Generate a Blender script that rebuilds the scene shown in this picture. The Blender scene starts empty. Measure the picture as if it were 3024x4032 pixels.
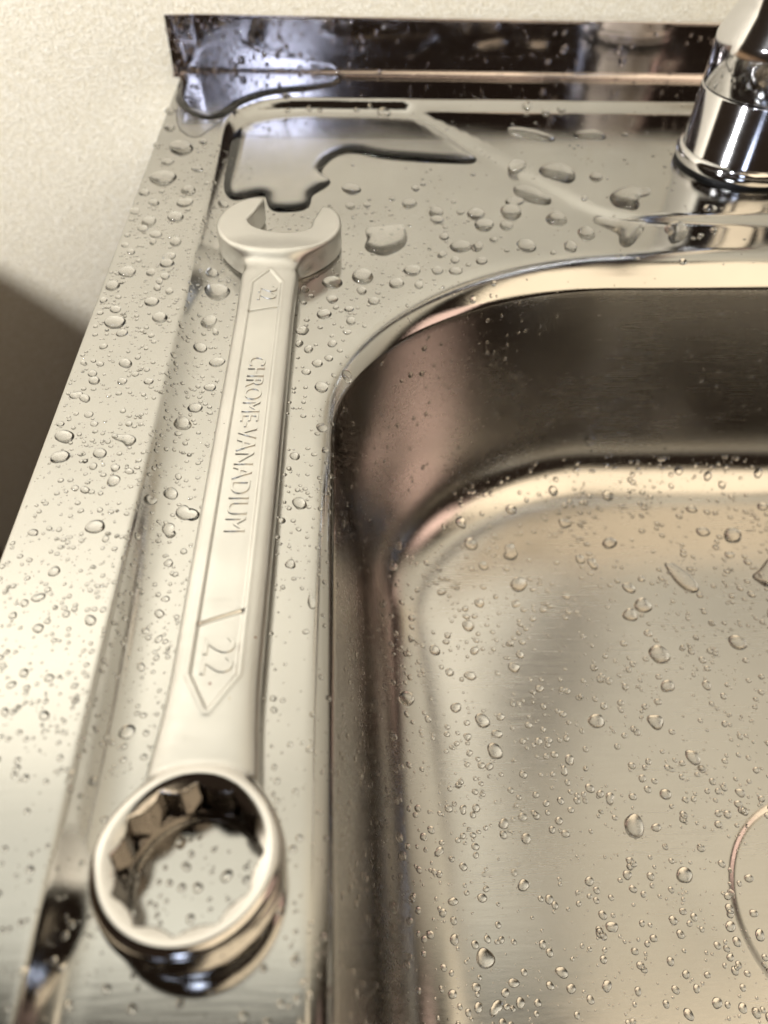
import bpy, bmesh, math, random
import numpy as np
from mathutils import Vector, Matrix
from mathutils.geometry import delaunay_2d_cdt
from mathutils.bvhtree import BVHTree

SC = bpy.context.scene
COL = SC.collection
MM = 0.001
random.seed(7)
rng = np.random.default_rng(7)

# ------------------------------------------------------------------ camera
cam = bpy.data.cameras.new('camera')
cam_o = bpy.data.objects.new('camera', cam)
COL.objects.link(cam_o)
SC.camera = cam_o
CAM_RIGHT = Vector((0.99860248, -0.04512723, 0.02750655))
CAM_DOWN = Vector((-0.01497904, -0.74080151, -0.67155696))
CAM_FWD = Vector((0.0506824, 0.67020643, -0.74044219))
M = Matrix((CAM_RIGHT, -CAM_DOWN, -CAM_FWD)).transposed().to_4x4()
M.translation = Vector((0, 0, 0.146))
cam_o.matrix_world = M
cam.sensor_fit = 'HORIZONTAL'
cam.sensor_width = 36.0
cam.lens = 36.0 * 3000 / 3024
cam.clip_start = 0.005
cam.clip_end = 50
cam.dof.use_dof = True
cam.dof.focus_distance = 0.222
cam.dof.aperture_fstop = 14.0

# ------------------------------------------------------------------ world and lamps
world = bpy.data.worlds.new('World')
SC.world = world
world.use_nodes = True
bg = world.node_tree.nodes['Background']
bg.inputs['Color'].default_value = (0.62, 0.42, 0.28, 1)
bg.inputs['Strength'].default_value = 0.028


def aim(o, loc, target):
    o.location = loc
    o.rotation_euler = (Vector(target) - Vector(loc)).to_track_quat('-Z', 'Y').to_euler()


def area_lamp(name, loc, target, sx, sy, watt, color):
    l = bpy.data.lights.new(name, 'AREA')
    l.shape = 'RECTANGLE'
    l.size, l.size_y = sx, sy
    l.energy = watt
    l.color = color
    o = bpy.data.objects.new(name, l)
    COL.objects.link(o)
    aim(o, loc, target)
    return o


# shaded lamp to the left: a pool of white light on the wall; an added block throws the low shadow
pl = bpy.data.lights.new('shaded_lamp', 'SPOT')
pl.energy = 60
pl.color = (0.96, 0.97, 1.0)
pl.shadow_soft_size = 0.05
pl.spot_size = math.radians(80)
pl.spot_blend = 0.9
pl_o = bpy.data.objects.new('shaded_lamp', pl)
COL.objects.link(pl_o)
aim(pl_o, (-0.75, -0.45, 0.36), (-0.46, 0.436, 0.34))
# cool daylight from a window behind the viewer's left shoulder
area_lamp('window_light', (-0.17, -1.30, 0.62), (-0.05, 0.3, 0.0), 0.20, 0.27, 0.85, (0.66, 0.76, 1.0))
# unseen spot added to brighten the upper wall, which the steel mirrors
fl = bpy.data.lights.new('wall_fill_spot', 'SPOT')
fl.energy = 320
fl.color = (0.88, 0.94, 1.0)
fl.shadow_soft_size = 0.06
fl.spot_size = math.radians(54)
fl.spot_blend = 0.55
fl_o = bpy.data.objects.new('wall_fill_spot', fl)
COL.objects.link(fl_o)
aim(fl_o, (-1.0, -1.7, 2.35), (0.12, 0.436, 1.45))
# ceiling lamp above and to the right, behind the viewer
area_lamp('ceiling_lamp', (0.80, -0.55, 1.45), (0.10, 0.20, -0.1), 1.7, 1.25, 7.5, (1.0, 0.82, 0.57))
# unseen warm lamp added to the right for the pinkish patches in the basin corner
area_lamp('pink_fill_lamp', (1.35, -0.02, 0.62), (0.1, 0.2, -0.05), 0.42, 0.42, 0.52, (1.0, 0.68, 0.54))

SC.view_settings.view_transform = 'Standard'
SC.view_settings.look = 'None'
SC.view_settings.exposure = 0.80
SC.view_settings.gamma = 1.0
SC.render.engine = 'CYCLES'
cy = SC.cycles
cy.max_bounces = 14
cy.glossy_bounces = 10
cy.transmission_bounces = 10
cy.diffuse_bounces = 4
cy.caustics_reflective = True
cy.caustics_refractive = True
cy.blur_glossy = 0.3
cy.sample_clamp_indirect = 6.0
cy.use_denoising = True
try:
    cy.denoiser = 'OPENIMAGEDENOISE'
except Exception:
    pass


# ------------------------------------------------------------------ helpers
def tag(o, label=None, cat=None, group=None, kind=None):
    if label: o['label'] = label
    if cat: o['category'] = cat
    if group: o['group'] = group
    if kind: o['kind'] = kind
    return o


def empty(name, loc=(0, 0, 0)):
    o = bpy.data.objects.new(name, None)
    o.empty_display_size = 0.02
    COL.objects.link(o)
    o.location = loc
    return o


def mesh_from(name, V, F, mat, parent=None, normals=None, smooth=True):
    """V: (n,3) in millimetres of the parent's frame."""
    me = bpy.data.meshes.new(name)
    V = np.asarray(V, dtype=np.float64) * MM
    me.from_pydata(V.tolist(), [], F if isinstance(F, list) else F.tolist())
    if smooth:
        me.polygons.foreach_set('use_smooth', np.ones(len(me.polygons), dtype=bool))
    if normals is not None:
        me.normals_split_custom_set_from_vertices(np.asarray(normals).tolist())
    me.update()
    if mat: me.materials.append(mat)
    o = bpy.data.objects.new(name, me)
    COL.objects.link(o)
    if parent: o.parent = parent
    return o


def grid_faces(n, m, close_m=False):
    """quads of an n x m vertex grid (row major)"""
    i, j = np.meshgrid(np.arange(n - 1), np.arange(m if close_m else m - 1), indexing='ij')
    j2 = (j + 1) % m
    return np.stack([i * m + j, i * m + j2, (i + 1) * m + j2, (i + 1) * m + j], -1).reshape(-1, 4)


def sstep(t):
    t = np.clip(t, 0, 1)
    return t * t * (3 - 2 * t)


def smin(a, b, k):
    h = np.clip(0.5 + 0.5 * (b - a) / k, 0, 1)
    return b * (1 - h) + a * h - k * h * (1 - h)


def smax(a, b, k):
    return -smin(-a, -b, k)


# ------------------------------------------------------------------ materials
def new_mat(name):
    m = bpy.data.materials.new(name)
    m.use_nodes = True
    nt = m.node_tree
    return m, nt, nt.nodes['Principled BSDF']


def nd(nt, t, **kw):
    n = nt.nodes.new(t)
    for k, v in kw.items():
        if k in n.inputs: n.inputs[k].default_value = v
        else: setattr(n, k, v)
    return n


def ramp(nt, src, a, b, c0, c1):
    r = nt.nodes.new('ShaderNodeMapRange')
    r.inputs['From Min'].default_value = a
    r.inputs['From Max'].default_value = b
    r.inputs['To Min'].default_value = c0
    r.inputs['To Max'].default_value = c1
    nt.links.new(src, r.inputs['Value'])
    return r.outputs['Result']


def steel(name, color, rough0, rough1, scale=35.0, bump=0.0, grain=(1, 1, 1), beck=False):
    m, nt, p = new_mat(name)
    p.inputs['Metallic'].default_value = 1.0
    tc = nd(nt, 'ShaderNodeTexCoord')
    n1 = nd(nt, 'ShaderNodeTexNoise', Scale=scale, Detail=6.0, Roughness=0.6)
    nt.links.new(tc.outputs['Object'], n1.inputs['Vector'])
    gm = nd(nt, 'ShaderNodeMapping')
    gm.inputs['Scale'].default_value = (0.04, 1.0, 1.0)
    nt.links.new(tc.outputs['Object'], gm.inputs['Vector'])
    gn = nd(nt, 'ShaderNodeTexNoise', Scale=900.0, Detail=4.0, Roughness=0.7)
    nt.links.new(gm.outputs['Vector'], gn.inputs['Vector'])
    ad = nd(nt, 'ShaderNodeMath', operation='ADD')
    nt.links.new(ramp(nt, n1.outputs['Fac'], 0.3, 0.7, rough0, rough1), ad.inputs[0])
    nt.links.new(ramp(nt, gn.outputs['Fac'], 0.3, 0.7, -0.13 * rough0, 0.13 * rough0), ad.inputs[1])
    nt.links.new(ad.outputs[0], p.inputs['Roughness'])
    n2 = nd(nt, 'ShaderNodeTexNoise', Scale=scale * 0.4, Detail=3.0)
    nt.links.new(tc.outputs['Object'], n2.inputs['Vector'])
    mx = nd(nt, 'ShaderNodeMix', data_type='RGBA')
    nt.links.new(ramp(nt, n2.outputs['Fac'], 0.35, 0.7, 0, 1), mx.inputs['Factor'])
    mx.inputs[6].default_value = (*color, 1)
    mx.inputs[7].default_value = (*[c * 0.87 for c in color], 1)
    nt.links.new(mx.outputs[2], p.inputs['Base Color'])
    out_n = p
    if beck:
        gl = nd(nt, 'ShaderNodeBsdfGlossy')
        gl.distribution = 'BECKMANN'
        for k in ('Roughness',):
            nt.links.new(p.inputs[k].links[0].from_socket, gl.inputs[k])
        nt.links.new(p.inputs['Base Color'].links[0].from_socket, gl.inputs['Color'])
        nt.links.new(gl.outputs[0], nt.nodes['Material Output'].inputs['Surface'])
        out_n = gl
    if bump:
        mp = nd(nt, 'ShaderNodeMapping')
        mp.inputs['Scale'].default_value = grain
        nt.links.new(tc.outputs['Object'], mp.inputs['Vector'])
        n3 = nd(nt, 'ShaderNodeTexNoise', Scale=1200.0, Detail=3.0)
        nt.links.new(mp.outputs['Vector'], n3.inputs['Vector'])
        b = nd(nt, 'ShaderNodeBump', Strength=bump, Distance=0.0001)
        nt.links.new(n3.outputs['Fac'], b.inputs['Height'])
        nt.links.new(b.outputs['Normal'], out_n.inputs['Normal'])
    return m


M_DECK = steel('sink_steel', (0.575, 0.57, 0.555), 0.13, 0.20, 40, 0.10, (0.08, 1, 1), beck=True)
M_BASIN = steel('basin_steel', (0.615, 0.60, 0.58), 0.22, 0.28, 30, 0.10, (0.3, 1, 1), beck=True)
M_SPLASH = steel('splash_steel', (0.66, 0.60, 0.60), 0.06, 0.10, 40)
M_CHROME = steel('polished_chrome', (0.80, 0.79, 0.79), 0.07, 0.12, 60)
M_DARK = steel('dark_seam', (0.03, 0.03, 0.03), 0.4, 0.5)


def wrench_mat(name, r0, r1, color=(0.74, 0.735, 0.71), spots=False, beck=False):
    m = steel(name, color, r0, r1, 90, 0.10, beck=beck)
    nt = m.node_tree
    p = nt.nodes['Principled BSDF']
    if spots:
        tc = nd(nt, 'ShaderNodeTexCoord')
        last = p.inputs['Base Color'].links[0].from_socket
        lr = p.inputs['Metallic']
        for (u, v, r, c) in ((0.0335, -0.0005, 0.00034, (0.16, 0.025, 0.015)), (0.0445, 0.0075, 0.00032, (0.22, 0.08, 0.02)),
                             (0.112, -0.0064, 0.0002, (0.04, 0.025, 0.02)), (0.0300, 0.0038, 0.0003, (0.55, 0.5, 0.42))):
            d = nd(nt, 'ShaderNodeVectorMath', operation='DISTANCE')
            sx = nd(nt, 'ShaderNodeVectorMath', operation='MULTIPLY')
            sx.inputs[1].default_value = (1, 1, 0)
            nt.links.new(tc.outputs['Object'], sx.inputs[0])
            nt.links.new(sx.outputs[0], d.inputs[0])
            d.inputs[1].default_value = (v, u, 0)
            f = ramp(nt, d.outputs['Value'], r * 0.6, r, 1, 0)
            mx = nd(nt, 'ShaderNodeMix', data_type='RGBA')
            nt.links.new(f, mx.inputs['Factor'])
            nt.links.new(last, mx.inputs[6])
            mx.inputs[7].default_value = (*c, 1)
            last = mx.outputs[2]
        nt.links.new(last, p.inputs['Base Color'])
        for g in nt.nodes:
            if g.type == 'BSDF_GLOSSY': nt.links.new(last, g.inputs['Color'])
    return m


M_WR = wrench_mat('satin_chrome', 0.33, 0.44, (0.71, 0.705, 0.69), spots=True, beck=True)
M_BORE = wrench_mat('dark_bore_steel', 0.20, 0.30, (0.26, 0.235, 0.215), beck=True)  # bore faces coloured much darker than the outer ring
M_RING = wrench_mat('ground_chrome', 0.15, 0.22, (0.72, 0.70, 0.68), beck=True)


def water_mat():
    m, nt, p = new_mat('water')
    p.inputs['Base Color'].default_value = (1, 1, 1, 1)
    p.inputs['Transmission Weight'].default_value = 1.0
    p.inputs['Roughness'].default_value = 0.0
    p.inputs['IOR'].default_value = 1.333
    return m


M_WATER = water_mat()


def wall_mat():
    m, nt, p = new_mat('embossed_wallpaper')
    tc = nd(nt, 'ShaderNodeTexCoord')

    def stretched(sx, sz, det=3.0, seedz=0.0):
        mp = nd(nt, 'ShaderNodeMapping')
        mp.inputs['Scale'].default_value = (sx, 1.0, sz)
        mp.inputs['Location'].default_value = (seedz, seedz, seedz)
        nt.links.new(tc.outputs['Object'], mp.inputs['Vector'])
        n = nd(nt, 'ShaderNodeTexNoise', Scale=1.0, Detail=det, Roughness=0.55)
        n.inputs['Distortion'].default_value = 0.4
        nt.links.new(mp.outputs['Vector'], n.inputs['Vector'])
        return n.outputs['Fac']

    h1 = stretched(420, 1350)
    h2 = stretched(1250, 450, 3.0, 3.7)
    mxx = nd(nt, 'ShaderNodeMath', operation='MAXIMUM')
    nt.links.new(h1, mxx.inputs[0])
    nt.links.new(h2, mxx.inputs[1])
    b = nd(nt, 'ShaderNodeBump', Strength=1.0, Distance=0.0016)
    nt.links.new(mxx.outputs[0], b.inputs['Height'])
    nt.links.new(b.outputs['Normal'], p.inputs['Normal'])
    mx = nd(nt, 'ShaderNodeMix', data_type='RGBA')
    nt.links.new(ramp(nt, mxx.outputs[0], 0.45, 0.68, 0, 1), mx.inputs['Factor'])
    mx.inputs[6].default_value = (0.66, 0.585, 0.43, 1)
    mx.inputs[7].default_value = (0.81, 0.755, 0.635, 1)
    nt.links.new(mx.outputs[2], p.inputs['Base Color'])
    p.inputs['Roughness'].default_value = 0.6
    p.inputs['Specular IOR Level'].default_value = 0.25
    return m


M_WALL = wall_mat()

# ------------------------------------------------------------------ wall
WALL_Y = 436.0
wv = [(x, y, z) for y in (WALL_Y, WALL_Y + 90) for (x, z) in ((-1600, -850), (1800, -850), (1800, 2650), (-1600, 2650))]
wf = [(0, 1, 2, 3), (5, 4, 7, 6), (4, 0, 3, 7), (1, 5, 6, 2), (3, 2, 6, 7), (4, 5, 1, 0)]
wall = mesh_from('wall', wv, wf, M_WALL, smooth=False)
tag(wall, 'cream embossed wallpaper wall behind the steel sink', kind='structure')

# counter block added to cast the low wall shadow, almost wholly outside the picture
v = [(x, y, z) for z in (-850, -28) for y in (-250, WALL_Y - 0.5) for x in (-900, -300)]
f = [(0, 2, 3, 1), (4, 5, 7, 6), (0, 1, 5, 4), (2, 6, 7, 3), (0, 4, 6, 2), (1, 3, 7, 5)]
mw, nt, p = new_mat('brown_laminate')
p.inputs['Base Color'].default_value = (0.20, 0.12, 0.06, 1)
p.inputs['Roughness'].default_value = 0.5
counter = mesh_from('shadow_block', v, f, mw, smooth=False)
bv = counter.modifiers.new('bevel', 'BEVEL')
bv.width = 0.003
bv.segments = 2
tag(counter, 'dark brown block added at the far left edge to cast the wall shadow', 'counter')

# ------------------------------------------------------------------ sink
sink = empty('kitchen_sink')
tag(sink, 'wet stainless steel sink with rounded basin and low splashback', 'sink')

DX0, DX1, DY0, DY1 = -79.5, 680.0, -370.0, 432.0       # outline of the deck
BX0, BX1, BY0, BY1 = -2.8, 600.0, -300.0, 252.5        # basin mouth
CA, CB, CN = 108.0, 86.0, 1.86                         # corner size and squareness
RIM_Z = 5.3                                            # raised border above the sunken deck


def rim_curve(npc=230, npl=150):
    """closed basin mouth outline, counter-clockwise, with outward normals"""
    pts = []
    corners = [((BX0 + CA, BY1 - CB), 90), ((BX0 + CA, BY0 + CB), 180), ((BX1 - CA, BY0 + CB), 270), ((BX1 - CA, BY1 - CB), 0)]
    # order counter-clockwise starting at the back-left corner
    for (c, a0) in corners:
        th = np.radians(a0 + np.linspace(0, 90, npc))
        cx = np.sign(np.cos(th)) * np.abs(np.cos(th)) ** (2 / CN) * CA
        sy = np.sign(np.sin(th)) * np.abs(np.sin(th)) ** (2 / CN) * CB
        pts.append(np.stack([c[0] + cx, c[1] + sy], -1))
    out = []
    for k in range(4):
        a = pts[k]
        b = pts[(k + 1) % 4]
        out.append(a)
        t = np.linspace(0, 1, npl + 2)[1:-1, None]
        out.append(a[-1] * (1 - t) + b[0] * t)
    P = np.concatenate(out)
    # even resampling
    Q = np.vstack([P, P[:1]])
    L = np.concatenate([[0], np.cumsum(np.linalg.norm(np.diff(Q, axis=0), axis=1))])
    n = 1300
    s = np.linspace(0, L[-1], n, endpoint=False)
    P = np.stack([np.interp(s, L, Q[:, 0]), np.interp(s, L, Q[:, 1])], -1)
    for _ in range(6):
        P = 0.25 * np.roll(P, 1, 0) + 0.5 * P + 0.25 * np.roll(P, -1, 0)
    T = np.roll(P, -1, 0) - np.roll(P, 1, 0)
    T /= np.linalg.norm(T, axis=1)[:, None]
    N = np.stack([T[:, 1], -T[:, 0]], -1)
    return P, N


RC, RN = rim_curve()
NT = len(RC)
ROLL_H = 5.0
ROLL_W = 6.0 + 9.0 * np.clip(RN[:, 1], 0, 1) ** 2        # the mouth rolls over more gently along the back
DIP_W, DIP_H = 20.0, 0.9


STEP_T = np.linspace(0, 1, 200)
STEP_F = np.cumsum(sstep(STEP_T / 0.16) * (1 - STEP_T) ** 1.4)      # crisp upper edge, wide hollow foot
STEP_F = (STEP_F - STEP_F[0]) / (STEP_F[-1] - STEP_F[0])


def deck_height(x, y):
    """sunken deck, stepped border and tap platform, without the basin rim"""
    ax = x + 53.0
    ay = 401.0 - y
    bx = 670.0 - x
    by = y + 362.0
    R = 36.0
    qx, qy = R - ax, R - ay
    corner = R - np.sqrt(np.maximum(qx, 0) ** 2 + np.maximum(qy, 0) ** 2)
    s = np.where((qx > 0) & (qy > 0), corner, np.minimum(ax, ay))
    s = np.minimum(s, np.minimum(bx, by))
    step = np.interp(s / 11.0, STEP_T, STEP_F)
    d1 = (x - 36) * 0.829 + (y - 387) * 0.559
    d2 = y - 284.0
    dp = smin(d1, d2, 14.0)
    zl = 2.4 * sstep(dp / 7.0)
    wob = 0.05 * np.sin(x * 0.043 + 1.0) * np.sin(y * 0.031) + 0.03 * np.sin(x * 0.11 + y * 0.06)
    return zl + (RIM_Z - zl) * (1 - step) + wob


def build_deck_and_basin():
    # deck rings
    e_near = np.array([0.0, 0.25, 0.6, 1.0, 1.5, 2.1, 2.8, 3.6, 4.5, 5.4, 6.5, 8, 9.5, 11, 12.5, 14, 16, 18, 20, 22])
    rows = []
    for e in e_near:
        q = np.clip(1 - e / ROLL_W, 0, 1)
        zr = -(0.52 * ROLL_W * q * q + 0.8 * (1 - np.sqrt(1 - q ** 6)))
        P = RC + RN * e
        t = min(1, e / DIP_W)
        z = deck_height(P[:, 0], P[:, 1]) + zr - DIP_H * (1 - t) ** 2
        rows.append(np.column_stack([P, z]))
    P0 = RC + RN * e_near[-1]
    # ray along the normal to the deck outline
    with np.errstate(divide='ignore', invalid='ignore'):
        tx = np.where(RN[:, 0] > 0, (DX1 - P0[:, 0]) / RN[:, 0], (DX0 - P0[:, 0]) / RN[:, 0])
        ty = np.where(RN[:, 1] > 0, (DY1 - P0[:, 1]) / RN[:, 1], (DY0 - P0[:, 1]) / RN[:, 1])
    tt = np.minimum(np.where(np.isfinite(tx), tx, 1e9), np.where(np.isfinite(ty), ty, 1e9))
    P1 = P0 + RN * tt[:, None]
    # make the nearest ray meet each outline corner
    for cx in (DX0, DX1):
        for cyy in (DY0, DY1):
            k = np.argmin((P1[:, 0] - cx) ** 2 + (P1[:, 1] - cyy) ** 2)
            P1[k] = (cx, cyy)
    ns = 120
    for s in (np.arange(1, ns + 1) / ns):
        P = P0 * (1 - s) + P1 * s
        rows.append(np.column_stack([P, deck_height(P[:, 0], P[:, 1])]))
    nd_rows = len(rows)
    # edge flange: small roll then down
    for (o, dz) in ((0.45, -0.12), (0.85, -0.45), (1.05, -1.0), (1.05, -6), (1.05, -28)):
        P = P1.copy()
        P[:, 0] += np.where(np.abs(P1[:, 0] - DX0) < 0.5, -o, 0) + np.where(np.abs(P1[:, 0] - DX1) < 0.5, o, 0)
        P[:, 1] += np.where(np.abs(P1[:, 1] - DY0) < 0.5, -o, 0)
        z = deck_height(P1[:, 0], P1[:, 1]) + dz
        rows.append(np.column_stack([P, z]))
    deck = np.array(rows)
    # basin rows downwards
    rows = [deck[0]]
    z0 = deck[0][:, 2]
    floor = -98.0
    draft = math.radians(8)
    # fillet whose curvature eases in and out, so reflections run on smoothly
    fs = np.linspace(0, 1, 34)
    fa = draft + (math.pi / 2 - draft) * sstep(fs)
    FL = 52.0
    fe = np.concatenate([[0], np.cumsum(0.5 * (np.sin(fa[1:]) + np.sin(fa[:-1])) * np.diff(fs))]) * FL
    fz = np.concatenate([[0], np.cumsum(0.5 * (np.cos(fa[1:]) + np.cos(fa[:-1])) * np.diff(fs))]) * FL
    zf = floor + fz[-1]
    e = 0.0
    zs = np.linspace(0, 1, 26)[1:]
    zbase = deck[0][:, 2]
    ewall = []
    for t in zs:
        z = zbase * (1 - t) + zf * t
        e = (-(z0 - zf) * t * math.tan(draft))[:, None]
        rows.append(np.column_stack([RC + RN * e, z]))
    e_end = e
    for de_, dz_ in zip(fe[1:], fz[1:]):
        rows.append(np.column_stack([RC + RN * (e_end - de_), np.full(NT, zf - dz_)]))
    edge = rows[-1]
    C = np.array([150.0, 58.0])
    ed_d = edge[:, :2] - C
    ed_u = ed_d / np.linalg.norm(ed_d, axis=1)[:, None]
    stops = [('l', t) for t in np.linspace(0, 1, 62)[1:]] + [('c', r) for r in (44, 42, 40, 38.5, 37.5, 36.5, 35.8, 35.2, 34.6, 34, 33.4, 32.8, 32, 31, 29, 26, 22, 16, 8, 0.01)]
    for (kind_, t) in stops:
        if kind_ == 'l': P = edge[:, :2] * (1 - t) + (C + ed_u * 46.0) * t
        else: P = C + ed_u * t
        r = np.hypot(P[:, 0] - C[0], P[:, 1] - C[1])
        z = floor - 2.8 * (sstep(t) if kind_ == 'l' else 1.0) - 0.7 * sstep((35.5 - r) / 2.2)
        rows.append(np.column_stack([P, z]))
    basin = np.array(rows)
    full = np.concatenate([deck[::-1], basin[1:]])
    ds = np.gradient(full, axis=0)
    dt = np.roll(full, -1, 1) - np.roll(full, 1, 1)
    Nn = np.cross(ds, dt)
    ln = np.linalg.norm(Nn, axis=2, keepdims=True)
    Nn = np.where(ln > 1e-9, Nn / np.maximum(ln, 1e-9), np.array([0, 0, 1.0]))
    if Nn[50, 10, 2] < 0: Nn = -Nn
    nb = len(deck)
    V1, N1 = full[:nb].reshape(-1, 3), Nn[:nb].reshape(-1, 3)
    V2, N2 = full[nb - 1:].reshape(-1, 3), Nn[nb - 1:].reshape(-1, 3)
    f1 = grid_faces(nb, NT, True)
    f2 = grid_faces(len(full) - nb + 1, NT, True)

    def orient(V, F, N):
        a = V[F[:, 1]] - V[F[:, 0]]
        b = V[F[:, 2]] - V[F[:, 0]]
        c = np.cross(a, b)
        if np.sum(c * N[F[:, 0]]) < 0: return F[:, ::-1]
        return F
    d = mesh_from('deck', V1, orient(V1, f1, N1), M_DECK, sink, N1)
    b = mesh_from('basin', V2, orient(V2, f2, N2), M_BASIN, sink, N2)
    return d, b


deck, basin = build_deck_and_basin()


# drain: ring, cup and slotted cover in the low point of the basin
def lathe(profile, n=64, center=(0, 0, 0)):
    th = np.linspace(0, 2 * math.pi, n, endpoint=False)
    V = []
    for (r, z) in profile:
        V.append(np.column_stack([center[0] + r * np.cos(th), center[1] + r * np.sin(th), np.full(n, center[2] + z)]))
    V = np.concatenate(V)
    return V, grid_faces(len(profile), n, True)[:, ::-1]


DC = (150.0, 58.0, -102.2)
v, f = lathe([(22.0, 0.55), (21.6, 0.95), (20.6, 1.0), (19.2, 0.8), (18.8, 0.2), (18.6, -2.0), (0.01, -2.2)], 72, DC)
drain = mesh_from('drain', v, f, M_CHROME, basin)
v, f = lathe([(0.01, 2.2), (13, 1.9), (15.5, 1.2), (16, 0.4), (16, -2)], 64, DC)
mesh_from('drain_cap', v, f, M_DECK, basin)


# splashback: folded upstand along the wall
def build_splash():
    xs = np.concatenate([np.linspace(-84.5, -60, 40), np.linspace(-60, 680, 150)[1:]])
    prof = []
    zb = RIM_Z + 0.02
    R = 3.2
    yw = 433.6
    prof.append((yw - R - 3.0, zb - 0.35))
    prof.append((yw - R - 1.5, zb - 0.05))
    for a in np.linspace(0, 80, 9):
        ar = math.radians(a)
        prof.append((yw - R + R * math.sin(ar), zb + R * (1 - math.cos(ar))))
    for z in np.linspace(6.5, 30.6, 22):
        prof.append((yw + 0.35 * (z - 6.5) / 24.0 - 0.08, z))
    for a in np.linspace(15, 165, 8):
        ar = math.radians(a)
        prof.append((yw + 0.27 + 0.55 * (1 - math.cos(ar)), 30.6 + 0.55 * math.sin(ar)))
    prof.append((yw + 1.4, 24.0))
    prof = np.array(prof)
    X, K = np.meshgrid(xs, np.arange(len(prof)), indexing='ij')
    Y = prof[K, 0]
    Z = prof[K, 1]
    # the cut end is pulled slightly forward and wavy
    endw = sstep((-70 - X) / 14.0)
    up = np.clip((Z - 4) / 27.0, 0, 1)
    Y = Y + endw * up * (-1.6) + 0.10 * np.sin(X * 0.05) * up
    V = np.stack([X, Y, Z], -1).reshape(-1, 3)
    F = grid_faces(len(xs), len(prof))
    return mesh_from('splashback', V, F[:, ::-1], M_SPLASH, sink)


splash = build_splash()


# ------------------------------------------------------------------ combination wrench
def surface_nets(fn, lo, hi, h):
    n = [int(math.ceil((hi[k] - lo[k]) / h)) + 1 for k in range(3)]
    ax = [lo[k] + h * np.arange(n[k]) for k in range(3)]
    D = np.empty(n, dtype=np.float32)
    for i in range(0, n[0], 64):
        X, Y, Z = np.meshgrid(ax[0][i:i + 64], ax[1], ax[2], indexing='ij')
        D[i:i + 64] = fn(X, Y, Z)
    inside = D < 0
    c = np.zeros([k - 1 for k in n], dtype=np.int8)
    for dx in (0, 1):
        for dy in (0, 1):
            for dz in (0, 1):
                c += inside[dx:n[0] - 1 + dx, dy:n[1] - 1 + dy, dz:n[2] - 1 + dz]
    act = (c > 0) & (c < 8)
    idx = np.full(act.shape, -1, dtype=np.int64)
    ii = np.argwhere(act)
    idx[act] = np.arange(len(ii))
    acc = np.zeros((len(ii), 3))
    cnt = np.zeros(len(ii))
    corners = [(a, b, d) for a in (0, 1) for b in (0, 1) for d in (0, 1)]
    for a in corners:
        for k in range(3):
            if a[k]: continue
            b = list(a); b[k] = 1
            da = D[ii[:, 0] + a[0], ii[:, 1] + a[1], ii[:, 2] + a[2]]
            db = D[ii[:, 0] + b[0], ii[:, 1] + b[1], ii[:, 2] + b[2]]
            m = (da < 0) != (db < 0)
            t = np.where(m, da / np.where(m, da - db, 1), 0)
            p = np.tile(np.array(a, float), (len(ii), 1))
            p[:, k] = t
            acc[m] += p[m]
            cnt[m] += 1
    V = (acc / cnt[:, None] + ii) * h + np.array(lo)
    F = []
    for k in range(3):
        a, b = [(1, 2), (2, 0), (0, 1)][k]
        sl0 = [slice(None)] * 3; sl1 = [slice(None)] * 3
        sl0[k] = slice(0, n[k] - 1); sl1[k] = slice(1, n[k])
        chg = inside[tuple(sl0)] != inside[tuple(sl1)]
        e = np.argwhere(chg)
        e = e[(e[:, a] > 0) & (e[:, b] > 0) & (e[:, a] < n[a] - 1) & (e[:, b] < n[b] - 1)]
        flip = inside[tuple(sl0)][e[:, 0], e[:, 1], e[:, 2]]
        q = []
        for (oa, ob) in ((0, 0), (1, 0), (1, 1), (0, 1)):
            ee = e.copy()
            ee[:, a] -= 1 - oa
            ee[:, b] -= 1 - ob
            q.append(idx[ee[:, 0], ee[:, 1], ee[:, 2]])
        q = np.stack(q, -1)
        q[~flip] = q[~flip][:, ::-1]
        F.append(q)
    return V, np.concatenate(F)


TILT = math.radians(5.0)
PANEL = np.array([(27.6, -0.4), (35.6, -4.7), (183.0, -4.7), (190.6, 0.3), (183.0, 4.5), (35.6, 4.5)])


def poly_sdf(u, v, P):
    d = np.full(u.shape, 1e9)
    s = np.ones(u.shape)
    n = len(P)
    for i in range(n):
        a, b = P[i], P[i - 1]
        e = b - a
        wx, wy = u - a[0], v - a[1]
        t = np.clip((wx * e[0] + wy * e[1]) / (e @ e), 0, 1)
        d = np.minimum(d, (wx - e[0] * t) ** 2 + (wy - e[1] * t) ** 2)
        c1 = v >= a[1]; c2 = v < b[1]; c3 = e[0] * wy > e[1] * wx
        flip = (c1 & c2 & c3) | (~c1 & ~c2 & ~c3)
        s = np.where(flip, -s, s)
    return s * np.sqrt(d)


def seg_dist(u, v, a, b):
    ex, ey = b[0] - a[0], b[1] - a[1]
    t = np.clip(((u - a[0]) * ex + (v - a[1]) * ey) / (ex * ex + ey * ey), 0, 1)
    return np.hypot(u - a[0] - ex * t, v - a[1] - ey * t)


def shaft_half_width(u):
    return 9.15 + 1.7 * sstep((40 - u) / 34.0) ** 1.3 + 0.5 * sstep((u - 165) / 30.0)


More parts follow.
